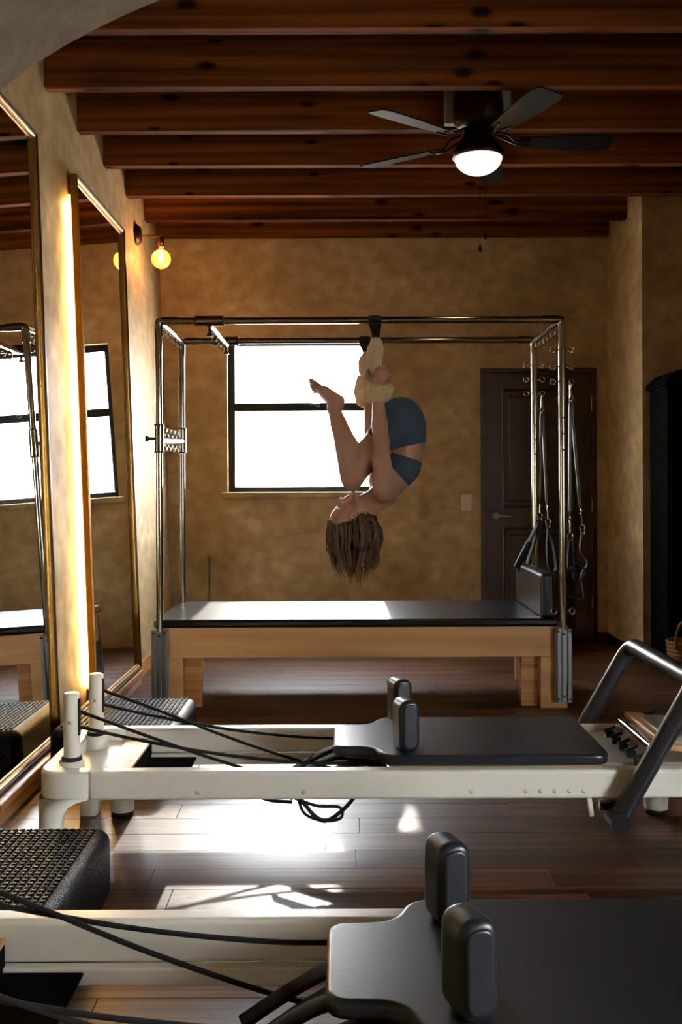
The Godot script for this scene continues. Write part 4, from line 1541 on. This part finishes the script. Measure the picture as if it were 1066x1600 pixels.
# head frame: centre, the way the face looks, the way to the crown, and sideways
const HC := Vector2(546, 815)
func hd(f: float, u: float, s: float) -> Vector3:
	var c := mid(HC.x, HC.y)
	return c + Vector3(-0.763, 0.645, 0) * f + Vector3(-0.645, -0.763, 0) * u + Vector3(0, 0, s)

func head(body: MB) -> void:
	var B := Basis(Vector3(-0.763, 0.645, 0), Vector3(-0.645, -0.763, 0), Vector3(0, 0, 1))
	var H := Field.new(mid(505, 860, -0.11), mid(592, 756, 0.11), 0.003)
	H.ell(hd(0.008, 0.012, 0), Vector3(0.096, 0.094, 0.074), B, 0.02)
	H.ell(hd(0.040, -0.055, 0), Vector3(0.060, 0.080, 0.060), B, 0.03)
	H.ell(hd(0.062, 0.015, 0), Vector3(0.044, 0.052, 0.056), B, 0.02)
	for s in [-1, 1]:
		H.cap(hd(0.012, -0.078, s * 0.050), hd(0.078, -0.128, s * 0.014), 0.017, 0.015, 0.025)
		H.cap(hd(0.062, -0.050, s * 0.042), hd(0.040, -0.048, s * 0.058), 0.017, 0.012, 0.02)      # cheekbone
		H.cap(hd(0.098, -0.010, s * 0.014), hd(0.086, -0.008, s * 0.044), 0.009, 0.008, 0.012)     # brow
	H.cap(hd(0.084, -0.131, -0.006), hd(0.084, -0.131, 0.006), 0.0155, 0.0155, 0.015)              # chin
	for s in [-1, 1]:
		H.ell(hd(0.104, -0.029, s * 0.031), Vector3(0.013, 0.012, 0.017), B, 0.010, true)
	for s in [-1, 1]:
		H.ell(hd(0.082, -0.029, s * 0.031), Vector3(0.0135, 0.0125, 0.0155), B, 0.003)
		H.cap(hd(0.094, -0.032, s * 0.020), hd(0.090, -0.033, s * 0.043), 0.0028, 0.0022, 0.003)   # closed lid
	H.cap(hd(0.098, -0.018, 0), hd(0.119, -0.064, 0), 0.0075, 0.0085, 0.012)                       # nose
	H.ell(hd(0.119, -0.068, 0), Vector3(0.0095, 0.0095, 0.011), B, 0.006)
	for s in [-1, 1]:
		H.ell(hd(0.108, -0.072, s * 0.011), Vector3(0.009, 0.0075, 0.007), B, 0.005)
		H.ell(hd(0.112, -0.079, s * 0.0065), Vector3(0.004, 0.003, 0.003), B, 0.002, true)
	H.cap(hd(0.098, -0.088, -0.006), hd(0.098, -0.088, 0.006), 0.010, 0.010, 0.012)
	H.cap(hd(0.1035, -0.0925, -0.013), hd(0.1035, -0.0925, 0.013), 0.0058, 0.0058, 0.005)          # lips
	H.cap(hd(0.1005, -0.1035, -0.012), hd(0.1005, -0.1035, 0.012), 0.0066, 0.0066, 0.005)
	H.ell(hd(0.1085, -0.0980, 0), Vector3(0.006, 0.0014, 0.020), B, 0.002, true)
	H.cap(hd(-0.01, -0.085, 0), hd(-0.045, -0.150, 0), 0.052, 0.052, 0.03)                          # neck
	H.cap(hd(0.02, -0.095, 0), hd(0.0, -0.16, 0), 0.038, 0.045, 0.03)
	for s in [-1, 1]:                                                                                # ears
		H.ell(hd(0.008, -0.046, s * 0.074), Vector3(0.019, 0.030, 0.008), B * Basis(Vector3(0, 1, 0), s * 0.25), 0.004)
		H.ell(hd(0.011, -0.044, s * 0.082), Vector3(0.011, 0.020, 0.006), B, 0.003, true)
		H.ell(hd(0.004, -0.050, s * 0.080), Vector3(0.006, 0.010, 0.005), B, 0.003)
	var tint := func(p: Vector3) -> Color:
		var q := p - hd(0.1025, -0.098, 0)
		if q.length() < 0.02 and absf(q.dot(Vector3(-0.645, -0.763, 0))) < 0.0095 and q.dot(Vector3(-0.763, 0.645, 0)) > -0.004:
			return Color(0.40, 0.14, 0.11)
		for s in [-1, 1]:
			var e: Vector3 = p - hd(0.094, -0.0325, s * 0.0315)
			if e.length() < 0.014 and absf(e.dot(Vector3(-0.645, -0.763, 0))) < 0.0024:
				return Color(0.05, 0.03, 0.02)
			var b: Vector3 = p - hd(0.098, -0.009, s * 0.030)
			if b.length() < 0.022 and absf(b.dot(Vector3(-0.645, -0.763, 0))) < 0.0045:
				return Color(0.10, 0.055, 0.03)
		return Color(0.38, 0.19, 0.12)
	H.to(body, tint)

func hair(o: Node3D, org: Vector3) -> void:
	var B := Basis(Vector3(-0.763, 0.645, 0), Vector3(-0.645, -0.763, 0), Vector3(0, 0, 1))
	var mb := MB.new()
	var C := Field.new(mid(503, 905, -0.13), mid(606, 790, 0.13), 0.005)
	C.ell(hd(-0.012, 0.030, 0), Vector3(0.092, 0.086, 0.080), B, 0.01)
	C.ell(mid(556, 834), Vector3(0.100, 0.105, 0.076), Basis(), 0.03)
	C.ell(mid(574, 812), Vector3(0.058, 0.040, 0.068), Basis(), 0.03)
	C.ell(hd(0.085, -0.035, 0), Vector3(0.065, 0.075, 0.11), B, 0.004, true)      # leaves the face free
	C.to(mb, func(_p): return Color(0.055, 0.03, 0.015))
	var r := RandomNumberGenerator.new()
	r.seed = 12
	var clumps := []
	for i in 46:
		clumps.append([r.randf() * TAU, r.randf() * TAU, r.randf_range(0.085, 0.15), r.randf_range(0.004, 0.011), r.randf_range(-18.0, 10.0), r.randf_range(0.5, 1.5)])
	for i in 560:
		var cl: Array = clumps[i % 46]
		var a: float = cl[0] + r.randf_range(-0.10, 0.10)
		var q := lerpf(0.80, 1.02, r.randf()) if i < 400 else sqrt(r.randf()) * 0.9
		var x := 553.0 + 41.0 * q * cos(a)
		var w := 0.092 * q * sin(a)
		var edge := absf(x - 553.0) / 41.0
		var y0 := 814.0 - maxf(0.0, x - 540.0) * 0.20
		if x > 580.0:
			y0 = 803.0 + (x - 580.0) * 0.8
		y0 -= r.randf_range(-1.0, 6.0) * (0.3 if x < 535.0 else 1.0)
		var y1: float = 902.0 - 24.0 * edge * edge + cl[4] + r.randf_range(-7.0, 7.0)
		var pull := r.randf_range(0.10, 0.30)
		var pts := []
		var rad := PackedFloat32Array()
		var thick := r.randf_range(0.0024, 0.0054) if i < 480 else 0.0008
		if i >= 480:
			a += r.randf_range(-0.3, 0.3)
		var tone: float = cl[5] * r.randf_range(0.75, 1.25)
		var n := 18
		var first := mb.v.size()
		for k in n:
			var t := float(k) / (n - 1)
			var g := lerpf(0.76, 1.0, smoothstep(0.0, 0.3, t))
			var xx := lerpf(x, 552.0 + (x - 552.0) * (1.0 - pull), t) + (5.0 if i < 480 else 8.0) * sin(t * PI) * cos(a)
			if xx > 540.0:
				xx = 540.0 + (xx - 540.0) * g
			var p := mid(xx, lerpf(y0 - 4.0 * (1.0 if x > 535.0 else 0.0), y1, t), w * g * (1.0 + 0.15 * sin(t * PI)) * (1.0 - pull * t))
			var sw: float = cl[3] * minf(1.0, t * 1.6)
			p += Vector3(sin(p.y / cl[2] * TAU + cl[1]) * sw, 0, cos(p.y / cl[2] * TAU * 0.8 + cl[1]) * sw)
			pts.append(p)
			rad.append(thick * (1.0 - 0.9 * pow(t, 2.2)) * (0.55 + 0.45 * minf(1.0, t * 6.0)))
		mb.tube(pts, rad, 5)
		while mb.col.size() < mb.v.size():
			mb.col.append(Color(0.105 * tone, 0.056 * tone, 0.026 * tone))
	for i in mb.v.size():
		mb.v[i] -= org
	obj("hair", mb, M.brown_hair, o)

func hanging_strap(tube_z: float, x: float, hand_at: Vector3, s: float, label: String) -> void:
	var o := thing("fleece_strap", label, "strap", Vector3(x, TOP, tube_z), "fleece straps on the trapeze canopy")
	var org := o.position
	var w := MB.new()
	var pts := []
	for i in 21:
		var a := TAU * i / 20.0
		pts.append(Vector3(0, cos(a) * 0.0235, sin(a) * 0.0235))
	pts.resize(20)
	w.tube(pts, 0.034, 10, true, Vector2(0.09, 1.0) if false else Vector2(1.0, 0.09))
	var lo := Vector3(hand_at.x - 0.008, 1.955, lerpf(tube_z, hand_at.z, 0.42)) - org
	w.tube([Vector3(0, -0.02, 0), lerp(Vector3.ZERO, lo, 0.55), lo, lo + (lo * 0.15)], PackedFloat32Array([0.036, 0.024, 0.015, 0.015]), 10, false, Vector2(1.0, 0.3))
	obj("black_webbing", w, M.black_web, o)
	# fleece: pad above the fist, cuff round the wrist
	var T := Field.new(hand_at + Vector3(-0.13, -0.17, -0.13), hand_at + Vector3(0.13, 0.24, 0.20 if s > 0 else 0.13), 0.005)
	var top := lo + org
	var g := hand_at + Vector3(-0.022, 0.045, -0.022 * s)
	T.cap(top + Vector3(0, 0.0, 0), top.lerp(g, 0.30), 0.030, 0.040, 0.02)
	T.cap(top.lerp(g, 0.30), top.lerp(g, 0.62), 0.041, 0.037, 0.02)
	T.cap(top.lerp(g, 0.62), g, 0.037, 0.020, 0.02)
	T.cap(g, hand_at + Vector3(-0.02, 0.0, -0.03 * s), 0.020, 0.016, 0.01)
	var n := 14
	for i in n:
		var a := TAU * i / n
		var b := TAU * (i + 1) / n
		var c := hand_at + Vector3(0.004, -0.056, 0.004 * s)
		var e := Basis(Vector3.BACK, -0.12) * Basis(Vector3.RIGHT, 0.35 * s)
		T.cap(c + e * Vector3(cos(a) * 0.053, 0.0, sin(a) * 0.046), c + e * Vector3(cos(b) * 0.053, 0.0, sin(b) * 0.046), 0.033, 0.033, 0.006)
		T.cap(c + e * Vector3(cos(a) * 0.046, -0.034, sin(a) * 0.040), c + e * Vector3(cos(b) * 0.046, -0.034, sin(b) * 0.040), 0.028, 0.028, 0.012)
	# side bands of the loop that join pad and cuff on the left
	T.cap(g + Vector3(-0.030, 0.0, -0.012 * s), hand_at + Vector3(-0.062, -0.03, -0.006 * s), 0.017, 0.022, 0.012)
	var nz := FastNoiseLite.new()
	nz.seed = 3; nz.frequency = 60.0; nz.fractal_octaves = 2
	var i := 0
	for z in T.nz:
		for y in T.ny:
			for xx in T.nx:
				if absf(T.d[i]) < 0.03:
					var p := T.o + Vector3(xx, y, z) * T.h
					T.d[i] += nz.get_noise_3d(p.x, p.y, p.z) * 0.006
				i += 1
	var f := MB.new()
	T.to(f)
	for k in f.v.size():
		f.v[k] -= org
	obj("fleece_cuff", f, M.fleece, o)

func _ready() -> void:
	light_and_camera()
	materials()
	room()
	wall_bits()
	tall_mirror(3.35, 4.18, "tall gilt mirror reflecting the chrome frame and black step box", false, 0.022)
	tall_mirror(4.72, 5.77, "tall gilt mirror with a lit strip behind it, beside the sconce", true)
	plinth(3.35, 4.18, "wooden plinth under the mirror that reflects the step box")
	plinth(4.72, 5.77, "wooden plinth under the mirror beside the sconce")
	sconce()
	ceiling_fan()
	trapeze_table()
	springs()
	person()
	hanging_strap(NZ, 0.183, Vector3(0.200, 1.715, -5.225) + Vector3(0, 0.055, 0), 1.0, "cream fleece strap on the front canopy rail round the raised wrist")
	hanging_strap(FZ, 0.147, Vector3(0.162, 1.715, -5.63) + Vector3(0, 0.055, 0), -1.0, "cream fleece strap on the rear canopy rail")
	reformer("white reformer with slate carriage between trapeze table and the other reformer", 0.0)
	reformer("white reformer with slate carriage in the sunlit foreground under the archway", 1.53)
	step_box(-4.46, "black ribbed step box between reformer and trapeze table")
	step_box(-2.80, "black ribbed step box between the two reformers")
	corner_things()
